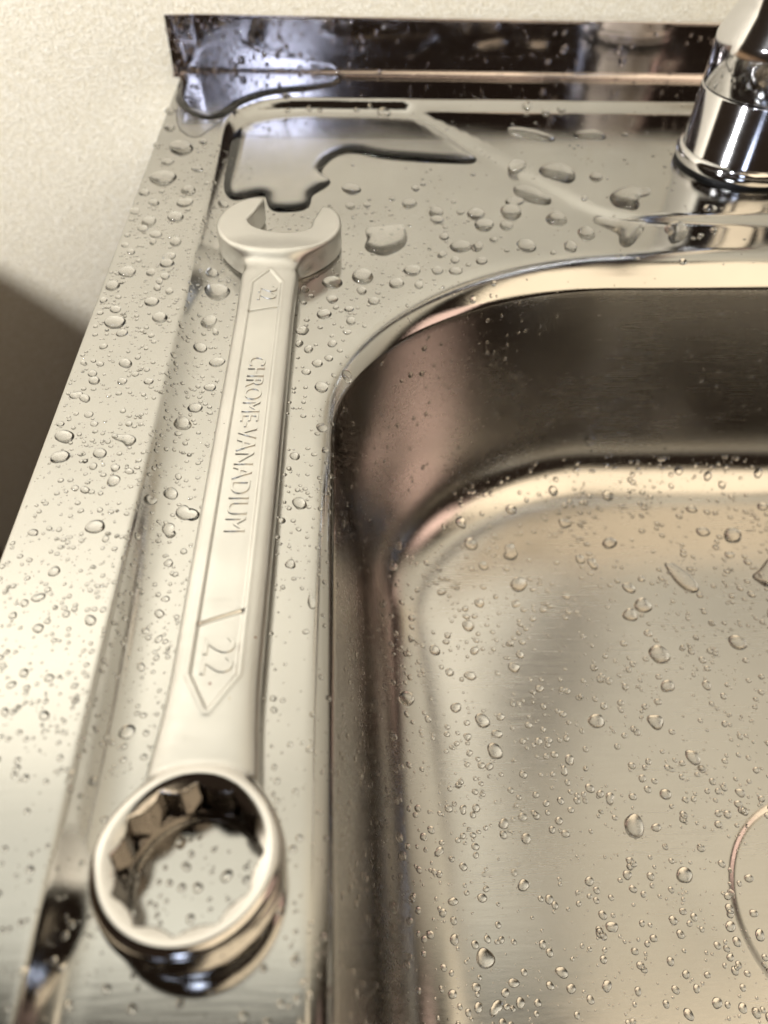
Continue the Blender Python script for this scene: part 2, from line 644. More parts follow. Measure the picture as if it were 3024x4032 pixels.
def wrench_sdf(u, v, w):
    # shaft: crowned flat bar
    hw = shaft_half_width(u)
    q = np.sqrt(1e-6 + np.abs(v / hw) ** 3.2 * 1.0 + np.abs(w / 4.1) ** 3.2) ** (2 / 3.2)
    bar = (q - 1) * 4.1 / np.maximum(0.75, 1.0)
    bar = smax(np.maximum(bar, 2 - u), u - 206, 16.0)
    # jaw: disc with a parallel-sided mouth turned 15 degrees
    cu, cv = 223.0, 1.5
    du, dv = u - cu, v - cv
    o = du * 0.966 + dv * 0.259
    p = dv * 0.966 - du * 0.259
    disc2 = np.hypot(p, o * 0.985) - 22.6
    disc2 = smax(disc2, o - 15.6 - 0.10 * np.abs(p), 3.0)
    mouth = np.maximum(np.abs(p) - 11.15, -o - 0.5)
    ell = (np.hypot(p / 11.3, (o - 0.3) / 7.4) - 1) * 7.6
    mouth = smin(mouth, ell, 1.2)
    jaw2 = smax(disc2, -mouth, 1.4)
    edge = 1.3
    jw = 5.0
    jawd = np.minimum(np.maximum(jaw2 + edge, np.abs(w) - jw + edge), 0) + np.hypot(np.maximum(jaw2 + edge, 0), np.maximum(np.abs(w) - jw + edge, 0)) - edge
    # wider blend between disc and bar
    body = smin(bar, jawd, 9.0)
    body = smax(body, -np.maximum(mouth - 0.15, np.abs(w) - 9), 0.8)
    # recessed panel with lettering field on the upper face
    pd = poly_sdf(u, v, PANEL)
    rec = 0.42 * sstep((0.35 - pd) / 0.75)
    groove = 0.35 * np.exp(-(seg_dist(u, v, (166.0, -4.6), (168.6, 4.4)) / 0.38) ** 2) + \
        0.38 * np.exp(-(seg_dist(u, v, (47.6, -4.6), (51.0, 4.4)) / 0.38) ** 2)
    lip = 0.12 * np.exp(-((pd - 0.7) / 0.5) ** 2)
    body = body + np.where(w > 0, rec + groove - lip, 0)
    # ring end, tilted about the cross axis with its outer edge up
    ct, st = math.cos(TILT), math.sin(TILT)
    ru = u * ct - w * st
    rw = w * ct + u * st
    r = np.hypot(ru, v)
    hh = 5.8
    rout = 16.4 - np.where(rw > 0, 0.7, 2.8) * (rw / hh) ** 2
    ed = 1.5
    a1, a2 = r - rout + ed, np.abs(rw) - hh + ed
    ringo = np.minimum(np.maximum(a1, a2), 0) + np.hypot(np.maximum(a1, 0), np.maximum(a2, 0)) - ed
    body = smin(body, ringo, 2.0)
    # twelve-point bore, plain below, chamfered above
    th = np.arctan2(v, ru)
    lob = np.abs(np.mod(th, math.pi / 6) - math.pi / 12)
    rb = 11.4 + 1.35 * (lob / (math.pi / 12)) ** 1.7
    rb = np.where(rw < -3.2, 11.4, rb)
    rb = smax(rb, 13.4 - (hh - 0.1 - rw) * 2.2, 0.3)
    return smax(body, rb - r, 0.5)


def build_wrench():
    """local frame: x across the shaft, y from the ring to the jaw, z up"""
    W = empty('combination_wrench')
    tag(W, 'matte chrome combination wrench lying beside the sink basin', 'wrench')
    fn = lambda x, y, z: wrench_sdf(y, x, z)
    V, F = surface_nets(fn, (-24.5, -18.5, -8.9), (26.5, 243.5, 9.6), 0.42)
    eps = 0.08

    def grad(P):
        g = np.empty_like(P)
        for k in range(3):
            d = np.zeros(3); d[k] = eps
            g[:, k] = (fn(*(P + d).T) - fn(*(P - d).T)) / (2 * eps)
        return g
    for _ in range(2):
        g = grad(V)
        f = fn(*V.T)
        stp = f[:, None] * g / np.maximum((g * g).sum(1), 0.25)[:, None]
        ln = np.linalg.norm(stp, axis=1, keepdims=True)
        V = V - stp * np.minimum(1, 0.25 / np.maximum(ln, 1e-9))
    g = grad(V)
    N = g / np.maximum(np.linalg.norm(g, axis=1, keepdims=True), 1e-9)
    cen = V[F].mean(1)
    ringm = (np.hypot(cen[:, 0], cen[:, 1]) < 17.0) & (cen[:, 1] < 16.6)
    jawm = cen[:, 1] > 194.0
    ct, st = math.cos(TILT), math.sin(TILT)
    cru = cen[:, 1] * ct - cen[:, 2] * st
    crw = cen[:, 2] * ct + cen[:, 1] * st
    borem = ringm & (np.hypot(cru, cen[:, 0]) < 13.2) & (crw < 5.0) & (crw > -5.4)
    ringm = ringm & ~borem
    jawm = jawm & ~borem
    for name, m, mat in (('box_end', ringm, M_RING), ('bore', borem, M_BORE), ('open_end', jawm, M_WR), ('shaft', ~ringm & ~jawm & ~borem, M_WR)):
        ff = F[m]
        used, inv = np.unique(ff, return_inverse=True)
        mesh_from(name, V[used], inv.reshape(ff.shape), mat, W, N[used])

    # raised lettering, running from the jaw to the ring
    def text(body, u, v, size, space, name, z):
        cu = bpy.data.curves.new('lettering_curve', 'FONT')
        cu.body = body
        cu.size = size
        cu.space_character = space
        cu.align_x = 'CENTER'
        cu.align_y = 'CENTER'
        cu.offset = -0.00010
        cu.extrude = 0.00030
        cu.bevel_depth = 0.00012
        cu.bevel_resolution = 2
        cu.resolution_u = 4
        o = bpy.data.objects.new('t', cu)
        COL.objects.link(o)
        bpy.context.view_layer.update()
        me = bpy.data.meshes.new_from_object(o.evaluated_get(bpy.context.evaluated_depsgraph_get()))
        bpy.data.objects.remove(o)
        me.transform(Matrix.Translation((v * MM, u * MM, z * MM)) @ Matrix.Rotation(-math.pi / 2, 4, 'Z'))
        me.materials.clear()
        me.materials.append(M_WR)
        l = bpy.data.objects.new(name, me)
        COL.objects.link(l)
        l.parent = W
        return l
    text('CHROME-VANADIUM', 107.6, -0.1, 0.0070, 1.03, 'lettering', 3.55)
    text('22', 176.8, 0.0, 0.0088, 1.0, 'size_number', 3.55)
    text('22', 39.8, 0.0, 0.0092, 1.0, 'size_number', 3.55)
    return W


wrench = build_wrench()
wrench.location = (-27.3 * MM, 44.0 * MM, 7.1 * MM)
wrench.rotation_euler = (math.radians(-0.5), 0, math.radians(-0.85))


# ------------------------------------------------------------------ tap
def build_tap():
    T = empty('sink_tap', (0.178, 0.338, 0.0024))
    tag(T, 'polished chrome mixer tap standing behind the basin', 'tap')
    v, f = lathe([(27.6, 0.0), (27.6, 1.2), (27.2, 1.6)], 96)
    mesh_from('gasket', v, f, M_DARK, T)
    v, f = lathe([(27.4, 1.5), (27.9, 2.2), (28.0, 4.5), (27.6, 6.2), (26.6, 6.9), (25.9, 7.0)], 96)
    mesh_from('base_ring', v, f, M_CHROME, T)
    v, f = lathe([(26.0, 6.5), (26.0, 7.2), (25.7, 7.6), (25.5, 30.4), (25.2, 30.9), (24.6, 31.0)], 96)
    mesh_from('body', v, f, M_CHROME, T)
    v, f = lathe([(24.6, 30.7), (24.6, 31.7)], 96)
    mesh_from('seam', v, f, M_DARK, T)
    v, f = lathe([(24.6, 31.5), (25.2, 31.6), (25.5, 32.0), (25.5, 49.0), (25.0, 51.0), (21.5, 59.5), (20.9, 62.0), (20.9, 330), (19, 336), (10, 340), (0.01, 340)], 96)
    mesh_from('upper_body', v, f, M_CHROME, T)
    # outlet: a short thick tube low on the body; spout: a longer one arching over the basin
    def tube(name, path, r0, r1, m=32):
        path = [Vector(p) for p in path]
        n = len(path)
        V = []
        for i, p in enumerate(path):
            tg = (path[min(i + 1, n - 1)] - path[max(i - 1, 0)]).normalized()
            sd = tg.cross(Vector((0, 0, 1))).normalized()
            upv = sd.cross(tg)
            rad = r0 + (r1 - r0) * i / (n - 1)
            if i >= n - 2: rad *= (0.8, 0.05)[i - n + 2]
            for k in range(m):
                a = 2 * math.pi * k / m
                V.append(tuple(p + sd * math.cos(a) * rad + upv * math.sin(a) * rad))
        return mesh_from(name, V, grid_faces(n, m, True), M_CHROME, T)
    d = Vector((0.80, -0.60, 0.0))
    tube('outlet', [(d.x * r, d.y * r, 15 + 0.20 * (r - 14)) for r in np.linspace(14, 64, 14)], 10.5, 9.5)
    tube('spout', [(8 * t, -6 - 200 * t, 150 + 95 * math.sin(t * 2.2)) for t in np.linspace(0, 1, 30)], 19.0, 14.0)
    return T


tap = build_tap()


# ------------------------------------------------------------------ water
def smooth_outline(P, n=140, passes=2):
    """closed Catmull-Rom through the outline, evenly resampled"""
    P = np.asarray(P, float)
    k = len(P)
    out = []
    for i in range(k):
        p0, p1, p2, p3 = P[i - 1], P[i], P[(i + 1) % k], P[(i + 2) % k]
        for t in np.linspace(0, 1, 16, endpoint=False):
            out.append(0.5 * ((2 * p1) + (-p0 + p2) * t + (2 * p0 - 5 * p1 + 4 * p2 - p3) * t * t + (-p0 + 3 * p1 - 3 * p2 + p3) * t ** 3))
    Q = np.array(out + out[:1])
    L = np.concatenate([[0], np.cumsum(np.linalg.norm(np.diff(Q, axis=0), axis=1))])
    s = np.linspace(0, L[-1], n, endpoint=False)
    R = np.stack([np.interp(s, L, Q[:, 0]), np.interp(s, L, Q[:, 1])], -1)
    for _ in range(passes):
        R = 0.25 * np.roll(R, 1, 0) + 0.5 * R + 0.25 * np.roll(R, -1, 0)
    return R


def outline_water(name, pts, H, w, label, cat='water', n=140, step=None, dome=0.0, passes=2, snap=None):
    """water with a traced outline, a rounded meniscus at its edge and a nearly flat top"""
    P3 = np.array(pts, float)
    c = P3.mean(0)
    R = smooth_outline(P3[:, :2] - c[:2], n, passes)
    per = np.linalg.norm(R - np.roll(R, 1, 0), axis=1).mean()
    step = step or max(per, 0.12)
    lo, hi = R.min(0), R.max(0)
    gx, gy = np.meshgrid(np.arange(lo[0], hi[0], step), np.arange(lo[1], hi[1], step * 0.9))
    gx = gx + (np.arange(gx.shape[0]) % 2)[:, None] * step * 0.5
    g = np.stack([gx.ravel(), gy.ravel()], -1)
    d = -poly_sdf(g[:, 0], g[:, 1], R)
    g = g[d > 0.55 * step]
    # extra rows hugging the edge
    T = np.roll(R, -1, 0) - np.roll(R, 1, 0)
    T /= np.linalg.norm(T, axis=1)[:, None]
    Nn = np.stack([-T[:, 1], T[:, 0]], -1)
    if (-poly_sdf(*(R + Nn * 0.05).T, R)).mean() < 0: Nn = -Nn
    extra = [R + Nn * f * w for f in (0.03, 0.09, 0.18)]
    ex = np.concatenate(extra)
    de = -poly_sdf(ex[:, 0], ex[:, 1], R)
    ex = ex[de > 0.02 * w]
    pts2 = np.concatenate([R, g, ex])
    nb = len(R)
    res = delaunay_2d_cdt([Vector(p) for p in pts2], [(i, (i + 1) % nb) for i in range(nb)], [list(range(nb))], 1, 1e-5)
    V2 = np.array([(v.x, v.y) for v in res[0]])
    d = np.maximum(0, -poly_sdf(V2[:, 0], V2[:, 1], R))
    t = np.clip(d / w, 0, 1)
    dm = max(d.max(), 1e-6)
    z = H * np.sqrt(np.maximum(0, 1 - (1 - t) ** 2)) + dome * np.clip(d / dm, 0, 1) ** 0.8
    F = [list(f) for f in res[2]]
    # orientation
    o = []
    for f in F:
        a, b, cc = V2[f[0]], V2[f[1]], V2[f[2]]
        if (b[0] - a[0]) * (cc[1] - a[1]) - (b[1] - a[1]) * (cc[0] - a[0]) < 0: f = f[::-1]
        o.append(f)
    if snap is not None:
        zb = snap(V2[:, 0] + c[0], V2[:, 1] + c[1]) - c[2]
    else:
        zb = 0.0
    V = np.column_stack([V2, z + zb - 0.06])
    ob = mesh_from(name, V, o, M_WATER)
    ob.location = tuple(c * MM)
    tag(ob, label, cat)
    return ob


puddle = [(-53, 362, 0), (-54, 346, 0), (-53.5, 323, 0), (-48.6, 308.5, 0), (-43, 304.8, 0), (-36.7, 307.4, 0), (-31.3, 308.5, 0), (-29.7, 300.9, 0), (-26.7, 295.4, 0),
          (-15.8, 296.2, 0), (-12.2, 301.2, 0), (-11.4, 309.3, 0), (-4.0, 320.6, 0), (-7.9, 330.9, 0), (-2.8, 344.8, 0), (5.5, 351.2, 0), (20.8, 345.4, 0),
          (48.3, 341.6, 0), (61.5, 343.6, 0), (54, 363, 0), (42, 386, 0), (30, 391, 0), (-3, 392, 0), (-26, 390, 0), (-44, 381, 0)]
outline_water('water_puddle', puddle, 2.0, 6.0, 'wide flat puddle behind the open jaw of the wrench, filling the sunken corner', n=330, step=1.0, passes=3)
corner = [(-78.8, 415, 5), (-78.6, 396, 5), (-72, 381.5, 5), (-61.8, 372.4, 5), (-52.7, 377, 5), (-45, 393, 5), (-32, 405, 5), (-14, 411, 5), (-1, 419, 5), (0, 435, 5), (-40, 436, 5), (-78, 436, 5)]
outline_water('water_puddle', corner, 1.7, 5.0, 'dark edged puddle in the back left corner against the splashback', n=260, step=0.9, passes=3)
film = [(-77, 386, 5), (-74, 365, 5.1), (-70.2, 356.3, 5.1), (-65.2, 351.4, 5.1), (-60.7, 353.2, 5.1), (-58.2, 359.1, 5.1), (-55.5, 365.2, 5), (-54, 372, 5), (-60, 377, 5), (-68.5, 384, 5)]
outline_water('water_film', film, 0.45, 1.6, 'thin water film in front of the corner puddle on the left rim', n=150, step=0.8)
SPECIAL = [
    ('square', 1.9, 3.2, 'large squarish water drop on the deck right of the wrench jaw', [(9.3, 278.7, 0), (10.3, 280.6, 0), (17, 282.1, 0), (23.8, 283.1, 0), (25.1, 280.7, 0), (25.3, 272.1, 0), (22.8, 266.6, 0), (17, 262.1, 0), (11.6, 263.4, 0), (8.7, 267, 0), (9.8, 273, 0)]),
    ('kidney', 0.95, 1.4, 'kidney shaped water drop on the left rim', [(-62.9, 156.7, 5.05), (-62.1, 157.4, 5.05), (-59.7, 156.9, 5.05), (-58.1, 157.1, 5.05), (-56.2, 155.8, 5.05), (-55.8, 154.1, 5.05), (-56.8, 152.5, 5.05), (-58.2, 152.2, 5.05), (-59.4, 153.7, 5.05), (-61.4, 154.7, 5.05), (-62.5, 155.7, 5.05)]),
    ('whale', 2.1, 3.4, 'water drop with a tail, on the ledge in front of the tap', [(111.2, 304, 2.4), (115.5, 309.1, 2.4), (122.8, 312.6, 2.4), (124.5, 310, 2.4), (128, 310.9, 2.4), (130.6, 310.1, 2.4), (129.4, 307.5, 2.4), (125.1, 305, 2.4), (122.6, 300, 2.4), (121.8, 295.9, 2.4), (118.6, 293.8, 2.4), (115.2, 295.9, 2.4), (111.9, 298.3, 2.4)]),
    ('boot', 1.9, 3.4, 'largest boot shaped water drop between the tap ledge and the basin', [(101.4, 289.9, 0), (104.4, 290.7, 0.1), (110.7, 288, 0.3), (117.3, 287.7, 0.6), (122.1, 287, 0.6), (121.6, 284.1, 0.2), (117.2, 276.6, 0), (111.9, 269.4, 0), (108.9, 269.1, 0), (107.8, 272.2, 0), (109, 278.1, 0), (107.7, 281.8, 0), (104, 285.6, 0)]),
    ('flat1', 1.5, 3.0, 'longer of two flat stretched water drops below the back step', [(78.8, 372.1, 2.4), (84, 373.8, 2.4), (93.2, 370.2, 2.45), (99.4, 362.9, 2.5), (98.5, 360.3, 2.5), (90.8, 361.6, 2.5), (83.5, 365.1, 2.4), (79.5, 367.8, 2.4)]),
    ('flat2', 1.4, 2.8, 'shorter of two flat stretched water drops below the back step', [(109, 366.4, 2.4), (113, 370.2, 2.4), (119.6, 371.8, 2.4), (123.5, 369.1, 2.4), (124.3, 363.7, 2.4), (117.6, 363, 2.4), (111.7, 364.3, 2.4)]),
    ('hexa', 1.9, 3.2, 'domed six sided water drop at the foot of the tap ledge', [(128.6, 281.9, 0.0), (131.5, 285.7, 0.3), (136.2, 286.2, 0.4), (137.9, 281.9, 0.1), (136, 276.7, 0), (132.6, 273, 0), (129, 272, 0), (128.1, 275.2, 0), (129.4, 278.9, 0)]),
    ('oncrease', 1.8, 3.2, 'long water drop lying against the diagonal crease', [(73.3, 316.2, 0), (77, 318.9, 0), (82.9, 315.5, 0), (86.6, 309.5, 0), (87.6, 304.5, 0), (84.6, 303.1, 0), (78.7, 305.2, 0), (74, 310.2, 0)]),
    ('oval', 2.0, 3.4, 'large slanted oval water drop on the ledge behind the diagonal crease', [(86.2, 329.1, 2.4), (90.8, 333.8, 2.4), (97.5, 334, 2.4), (101.1, 327.5, 2.4), (100.7, 321.2, 2.4), (97.5, 318.5, 2.4), (91.6, 321, 2.4), (87, 324.6, 2.4)]),
    ('slug', 1.5, 2.4, 'slug shaped water drop on the basin floor', [(131, 189.4, -98.7), (134.3, 190.8, -98.7), (137.5, 187.8, -98.7), (141.2, 182.8, -98.8), (142, 177.2, -98.9), (139.4, 175.2, -98.9), (135.9, 176.7, -98.9), (132.7, 181.6, -98.8)]),
    ('edgepool', 1.6, 2.8, 'large water drop at the right picture edge on the basin floor', [(165.8, 182.9, -98.8), (170.1, 186.3, -98.8), (176.3, 192, -98.8), (180.6, 190.4, -98.8), (177.3, 179.1, -98.8), (170.6, 177.2, -98.8), (167.1, 180, -98.8)]),
    ('tear', 0.55, 0.9, 'tear shaped water drop on the edge of the basin mouth', [(-8.4, 108.3, -0.45), (-8.0, 106.3, -0.55), (-7.4, 105.1, -0.65), (-7.3, 103.5, -0.65), (-7.7, 102.7, -0.6), (-8.5, 102.8, -0.5), (-9.2, 104.4, -0.5), (-9, 106.2, -0.5)]),
]
for (k, H, w, lab, pts) in SPECIAL:
    outline_water('water_drop', pts, H, w, lab, 'water drop', n=110, snap=None, dome=0.25 * H)

# droplets: surface, position and radius in millimetres, largest in the picture first
DROPS = {
    'd': [
        (-43.5, 236.3, -0, 4.27, 48.5), (-68.5, 341, 5.1, 5.13, 46.7), (-72.1, 312.3, 5, 4.83, 46.7), (69.1, 295.4, -0, 4.72, 45.7), (7.5, 246.2, 0.1, 3.95, 43.4), (86.7, 290, 0, 4.3, 42.1), (-40.5, 132.6, 0, 2.51, 38.6), (45.3, 267.6, 0, 3.73, 38.6),
        (56.6, 284.4, -0, 3.86, 38.4), (-3.4, 242.1, 0.1, 3.34, 37.1), (96.2, 277.9, -0, 3.68, 36.9), (-72, 210.2, 5, 2.89, 35.9), (70.8, 268.4, -0.1, 3.44, 35.4), (-75.2, 156.4, 5.1, 2.38, 34.7), (-60.4, 123.9, 5.1, 2.13, 34.7), (-45.9, 166.8, 0.8, 2.51, 34.7),
        (77.4, 334, 1.8, 3.7, 33.2), (54.5, 293.7, -0, 3.41, 33.2), (-44.1, 218, 0.1, 2.76, 32.9), (-74.5, 148.5, 5.1, 2.19, 32.8), (4.4, 315, -0, 3.34, 31.3), (25.6, 250.4, 0, 2.9, 31.3), (-71.9, 275.7, 5, 2.87, 30.1), (-44.2, 126.9, 0.1, 1.9, 29.9),
        (-44.9, 72.9, 0.2, 1.54, 29.9), (38.4, 294.9, 0, 3.07, 29.9), (-62.5, 279.5, 5, 2.84, 29.5), (-73.5, 240.3, 5, 2.58, 29.5), (87.7, 267.8, -0.1, 2.87, 29.5), (28, 302.1, 0, 3.01, 28.9), (19.3, 241.7, 0, 2.61, 28.9), (-60.5, 301.6, 5, 2.9, 28.6),
        (-58.4, 212.8, 5, 2.3, 28.3), (-11.9, 135.9, -0.3, 1.87, 28.2), (71.8, 304.3, 0, 2.95, 28), (65.4, 284.2, -0, 2.82, 28), (-45.4, 139.4, 0.5, 1.82, 27.5), (-60.5, 291.2, 5, 2.68, 27.1), (-6.2, 222.5, 0, 2.32, 27.1), (-6.7, 184.1, -0.4, 2.09, 27.1),
        (-76.8, 231.5, 4.9, 2.23, 26.2), (-62.4, 221.8, 5, 2.18, 26.2), (-46.1, 247.5, 0.8, 2.36, 26.2), (-39.3, 196.2, 0, 2.07, 26.2), (109.9, 322.5, 2.4, 2.82, 25.8), (51.8, 267.5, 0, 2.5, 25.8), (-45.2, 203.3, 0.4, 2.04, 25.3), (21.9, 394.6, 1.3, 3.15, 25.3),
        (-64.5, 149.7, 5.1, 1.68, 25.1), (-59, 139.4, 5.1, 1.63, 25.1), (-43.4, 174.2, 0, 1.86, 25.1), (-49.1, 135.1, 3.3, 1.62, 25.1), (-60.9, 246, 5, 2.17, 24.5), (1.5, 192.4, -2.4, 1.94, 24.4), (-60, 260.8, 5, 2.22, 24.1), (38.3, 288.7, 0, 2.44, 24.1),
        (41.5, 250.1, -0, 2.23, 24.1), (-64.8, 188.7, 5, 1.82, 24.1), (150.7, 294.5, 2.4, 2.45, 23.6), (-55.9, 96.8, 5, 1.26, 22.7), (-76.5, 362.9, 5.1, 2.59, 22.6), (-72.3, 327.3, 5, 2.41, 22.6), (-13.2, 213, -0, 1.85, 22.2), (-66.9, 110.5, 5, 1.29, 22.2),
        (-22.3, 44.6, 0, 1, 21.9), (-31.2, 50.6, -0, 1.03, 21.9), (-72.4, 291, 5, 2.14, 21.7), (-67.8, 266, 5, 2.02, 21.7), (-3.5, 231.5, 0.1, 1.9, 21.7), (10.9, 230.4, 0, 1.9, 21.7), (-6.4, 166.4, -1, 1.59, 21.7), (-68.7, 103.2, 5, 1.2, 21.2),
        (-79.1, 382.4, 5.1, 2.51, 21.1), (-46.9, 298.6, 1.5, 2.14, 21.1), (-72.3, 180.5, 5, 1.56, 21.1), (-40.1, 183.7, 0, 1.61, 21.1), (2.8, 218.5, -0, 1.77, 20.9), (34.8, 250.4, 0, 1.92, 20.7), (6.9, 236.9, 0.1, 1.85, 20.7), (51.9, 257.3, -0, 1.95, 20.7),
        (-13.5, 115.7, -0.2, 1.27, 20.6), (-59.3, 320.9, 5, 2.16, 20.5), (-8.1, 195.6, -0.2, 1.62, 20.3), (-60.8, 250.7, 5, 1.82, 20.3), (-73.3, 172.5, 5.1, 1.46, 20.3), (-66.6, 95, 5, 1.11, 20.3), (-60.2, 74.4, 4.9, 1.02, 20.3), (3.9, 299.8, -0, 2.09, 20.3),
        (27.3, 240.7, -0.1, 1.83, 20.3), (-68.7, 204.3, 5, 1.57, 19.8), (-77.3, 299.3, 5, 1.97, 19.6), (-42.8, 101.8, 0, 1.12, 19.3), (-13.7, 153.6, -0.2, 1.35, 19.2), (-25.6, 402.2, 5, 2.36, 19), (-65.5, 240, 5, 1.66, 19), (-73.2, 217.5, 5, 1.56, 19),
        (-76.1, 173.9, 5.1, 1.37, 19), (92.7, 397.3, 4.2, 2.38, 19), (-27.2, 42.8, -0, 0.85, 18.8), (-11, 202.8, -0, 1.5, 18.4), (-59.5, 144.1, 5.1, 1.21, 18.3), (-65.5, 136.3, 5.1, 1.17, 18.3), (39.7, 275, 0, 1.8, 18.3), (37.6, 261.7, 0, 1.74, 18.3),
        (42.1, 257.7, 0, 1.73, 18.3), (-64.3, 180.2, 5, 1.34, 18.1), (-66.7, 84.1, 5, 0.94, 17.8), (-57.5, 228.1, 5, 1.5, 17.7), (-3.4, 205.9, -0.1, 1.45, 17.6), (-78.6, 284.1, 5, 1.69, 17.5), (-73.1, 270.5, 5, 1.64, 17.5), (-74.7, 122.4, 5, 1.06, 17.4),
        (-61.3, 82.8, 4.9, 0.91, 17.4), (-42.8, 116.5, 0, 1.06, 17.4), (-44.6, 87.9, 0.2, 0.95, 17.4), (-17.6, 23.1, -0.1, 0.71, 17.2), (-47.4, 30.8, 1.8, 0.72, 17.2), (-11.4, 191.2, -0.1, 1.34, 17.1), (-60.4, 237.5, 5, 1.47, 16.9), (-73.5, 183.8, 5, 1.26, 16.9),
        (-56.7, 180.1, 5, 1.25, 16.9), (-12.9, 237.7, 0, 1.5, 16.9), (-14, 205.8, -0, 1.37, 16.8), (-59.8, 347.9, 5.1, 1.85, 16.6), (-65.2, 144.8, 5.1, 1.08, 16.4), (-68.5, 81.4, 5, 0.85, 16.4), (2.3, 225.5, 0.1, 1.41, 16.3), (-4.5, 198.3, -0.3, 1.31, 16.3),
        (58.8, 273.3, -0, 1.59, 16.2), (-55.6, 142.8, 5.1, 1.05, 15.9), (-71.3, 101.8, 5, 0.9, 15.9), (-30, 42.9, -0, 0.71, 15.7), (-10.6, 48.9, -0.3, 0.73, 15.7), (-28, 25.2, -0, 0.65, 15.7), (-41.4, 212.3, 0, 1.29, 15.6), (-70.7, 165.4, 5.1, 1.09, 15.4),
        (-72.9, 98.5, 5, 0.86, 15.4), (-61.5, 98.6, 5, 0.86, 15.4), (-68.1, 75.4, 5, 0.78, 15.4), (-41.9, 95, 0, 0.87, 15.4), (48.4, 295.1, -0, 1.59, 15.4), (-73, 197.3, 5, 1.18, 15.2), (-68.1, 261, 5, 1.39, 15.1), (-74.6, 253.7, 5, 1.36, 15.1),
        (101.7, 394, 2.8, 1.86, 14.9), (109.7, 395.8, 3.5, 1.87, 14.9), (-61.7, 234.3, 5, 1.27, 14.8), (-61.8, 230.1, 5, 1.26, 14.8), (-78.1, 222.8, 4.9, 1.23, 14.8), (47.9, 238.3, -3.7, 1.34, 14.8), (130.1, 259.9, -1, 1.42, 14.8), (148.5, 281.2, 0.1, 1.5, 14.8),
        (100.7, 303.5, 2.3, 1.55, 14.8), (-16.2, 129.8, -0.1, 0.94, 14.5), (-5.4, 157.6, -1.6, 1.03, 14.5), (-59, 161.4, 5, 1.01, 14.5), (-68.1, 137, 5.1, 0.93, 14.5), (-57.2, 120, 5.1, 0.88, 14.5), (-44.4, 145.8, 0.1, 0.98, 14.5), (-50, 122.3, 4, 0.89, 14.5),
        (-42, 105.9, 0, 0.85, 14.5), (-45.1, 97, 0.4, 0.82, 14.5), (10.7, 300.9, 0, 1.5, 14.5), (31.6, 316, -0, 1.55, 14.5), (-18.7, 43.8, -0, 0.64, 14.1), (-14.8, 29.8, -0.1, 0.6, 14.1), (1.4, 212.3, -0.1, 1.18, 14.1), (-79.5, 344.4, 5, 1.5, 13.6),
        (-77.5, 258.5, 5, 1.24, 13.6), (-77.2, 189, 5, 1.02, 13.5), (-72.2, 188.4, 5, 1.02, 13.5), (-61.1, 183.5, 5, 1.01, 13.5), (-51.3, 193.8, 4.7, 1.04, 13.5), (-77.5, 161.6, 5.1, 0.94, 13.5), (-68.4, 161.5, 5.1, 0.94, 13.5), (-46.5, 162.3, 1.1, 0.96, 13.5),
        (-39.7, 120.1, 0, 0.84, 13.5), (-41.1, 72.6, -0, 0.7, 13.5), (80.2, 263.7, -0.1, 1.28, 13.3), (55.8, 245.9, -1.7, 1.23, 13.3), (134.4, 367.9, 2.4, 1.59, 13.3), (-60.4, 129.4, 5.1, 0.82, 13), (-50.1, 154.9, 4, 0.9, 13), (21.2, 306.3, 0, 1.36, 13),
        (-2.2, 226.4, 0, 1.1, 12.7), (-78, 265.6, 5, 1.17, 12.7), (-70.7, 300.5, 5, 1.28, 12.7), (-73.7, 224.7, 5, 1.06, 12.7), (-77.6, 215.3, 5, 1.03, 12.7), (-61.7, 191.6, 5, 0.97, 12.7), (-64.2, 174.6, 5, 0.92, 12.7), (-59.5, 202.8, 5, 1, 12.7),
        (-50.1, 190.7, 4, 0.97, 12.7), (-14.5, 396.1, 2.4, 1.57, 12.7), (46.7, 254.6, 0, 1.18, 12.5), (62.6, 264.9, -0, 1.21, 12.5), (141.8, 276.9, 0, 1.26, 12.5), (-13.9, 57.8, -0.1, 0.61, 12.5), (-10.5, 59.7, -0.3, 0.62, 12.5), (-14.8, 64.6, -0.1, 0.63, 12.5),
        (-61.6, 166.8, 5, 0.89, 12.5), (-63.7, 135.6, 5.1, 0.8, 12.5), (-62, 141.6, 5.1, 0.82, 12.5), (-65, 129.2, 5.1, 0.78, 12.5), (-64.1, 70.9, 5, 0.62, 12.5), (-13.1, 229.4, 0, 1.06, 12.2), (-1, 202.4, -0.3, 0.99, 12.2), (-58.8, 285.6, 4.9, 1.18, 12.1),
        (-51.4, 277.8, 4.6, 1.16, 12.1), (-72.3, 139.8, 5.1, 0.78, 12.1), (-71.2, 123.6, 5, 0.74, 12.1), (-68.8, 123.2, 5, 0.74, 12.1), (-44.3, 158.9, 0.1, 0.85, 12.1), (-49.8, 145.9, 3.8, 0.81, 12.1), (-62.5, 91.9, 5, 0.65, 12.1), (-60.7, 77.5, 4.9, 0.62, 12.1),
        (35.2, 320.1, -0, 1.3, 12.1), (46.6, 304.1, -0, 1.26, 12.1), (40.9, 282.8, 0, 1.2, 12.1), (12.5, 235.7, 0, 1.07, 12.1), (-10.7, 233.5, 0, 1.06, 12.1), (-15.1, 148.7, -0.1, 0.82, 11.9), (-8.4, 154.6, -0.5, 0.84, 11.9), (-51, 209.3, 4.5, 0.95, 11.8),
        (-70.9, 247.7, 5, 1.05, 11.8), (-11.9, 69.3, -0.2, 0.6, 11.8), (-11.9, 219.1, -0, 0.99, 11.7), (-11.8, 170.6, -0.3, 0.86, 11.7), (-11.9, 127, -0.3, 0.74, 11.6), (-6.2, 125.8, -1.1, 0.74, 11.6), (-61.4, 135.1, 5.1, 0.74, 11.6), (-67.5, 158.4, 5.1, 0.8, 11.6),
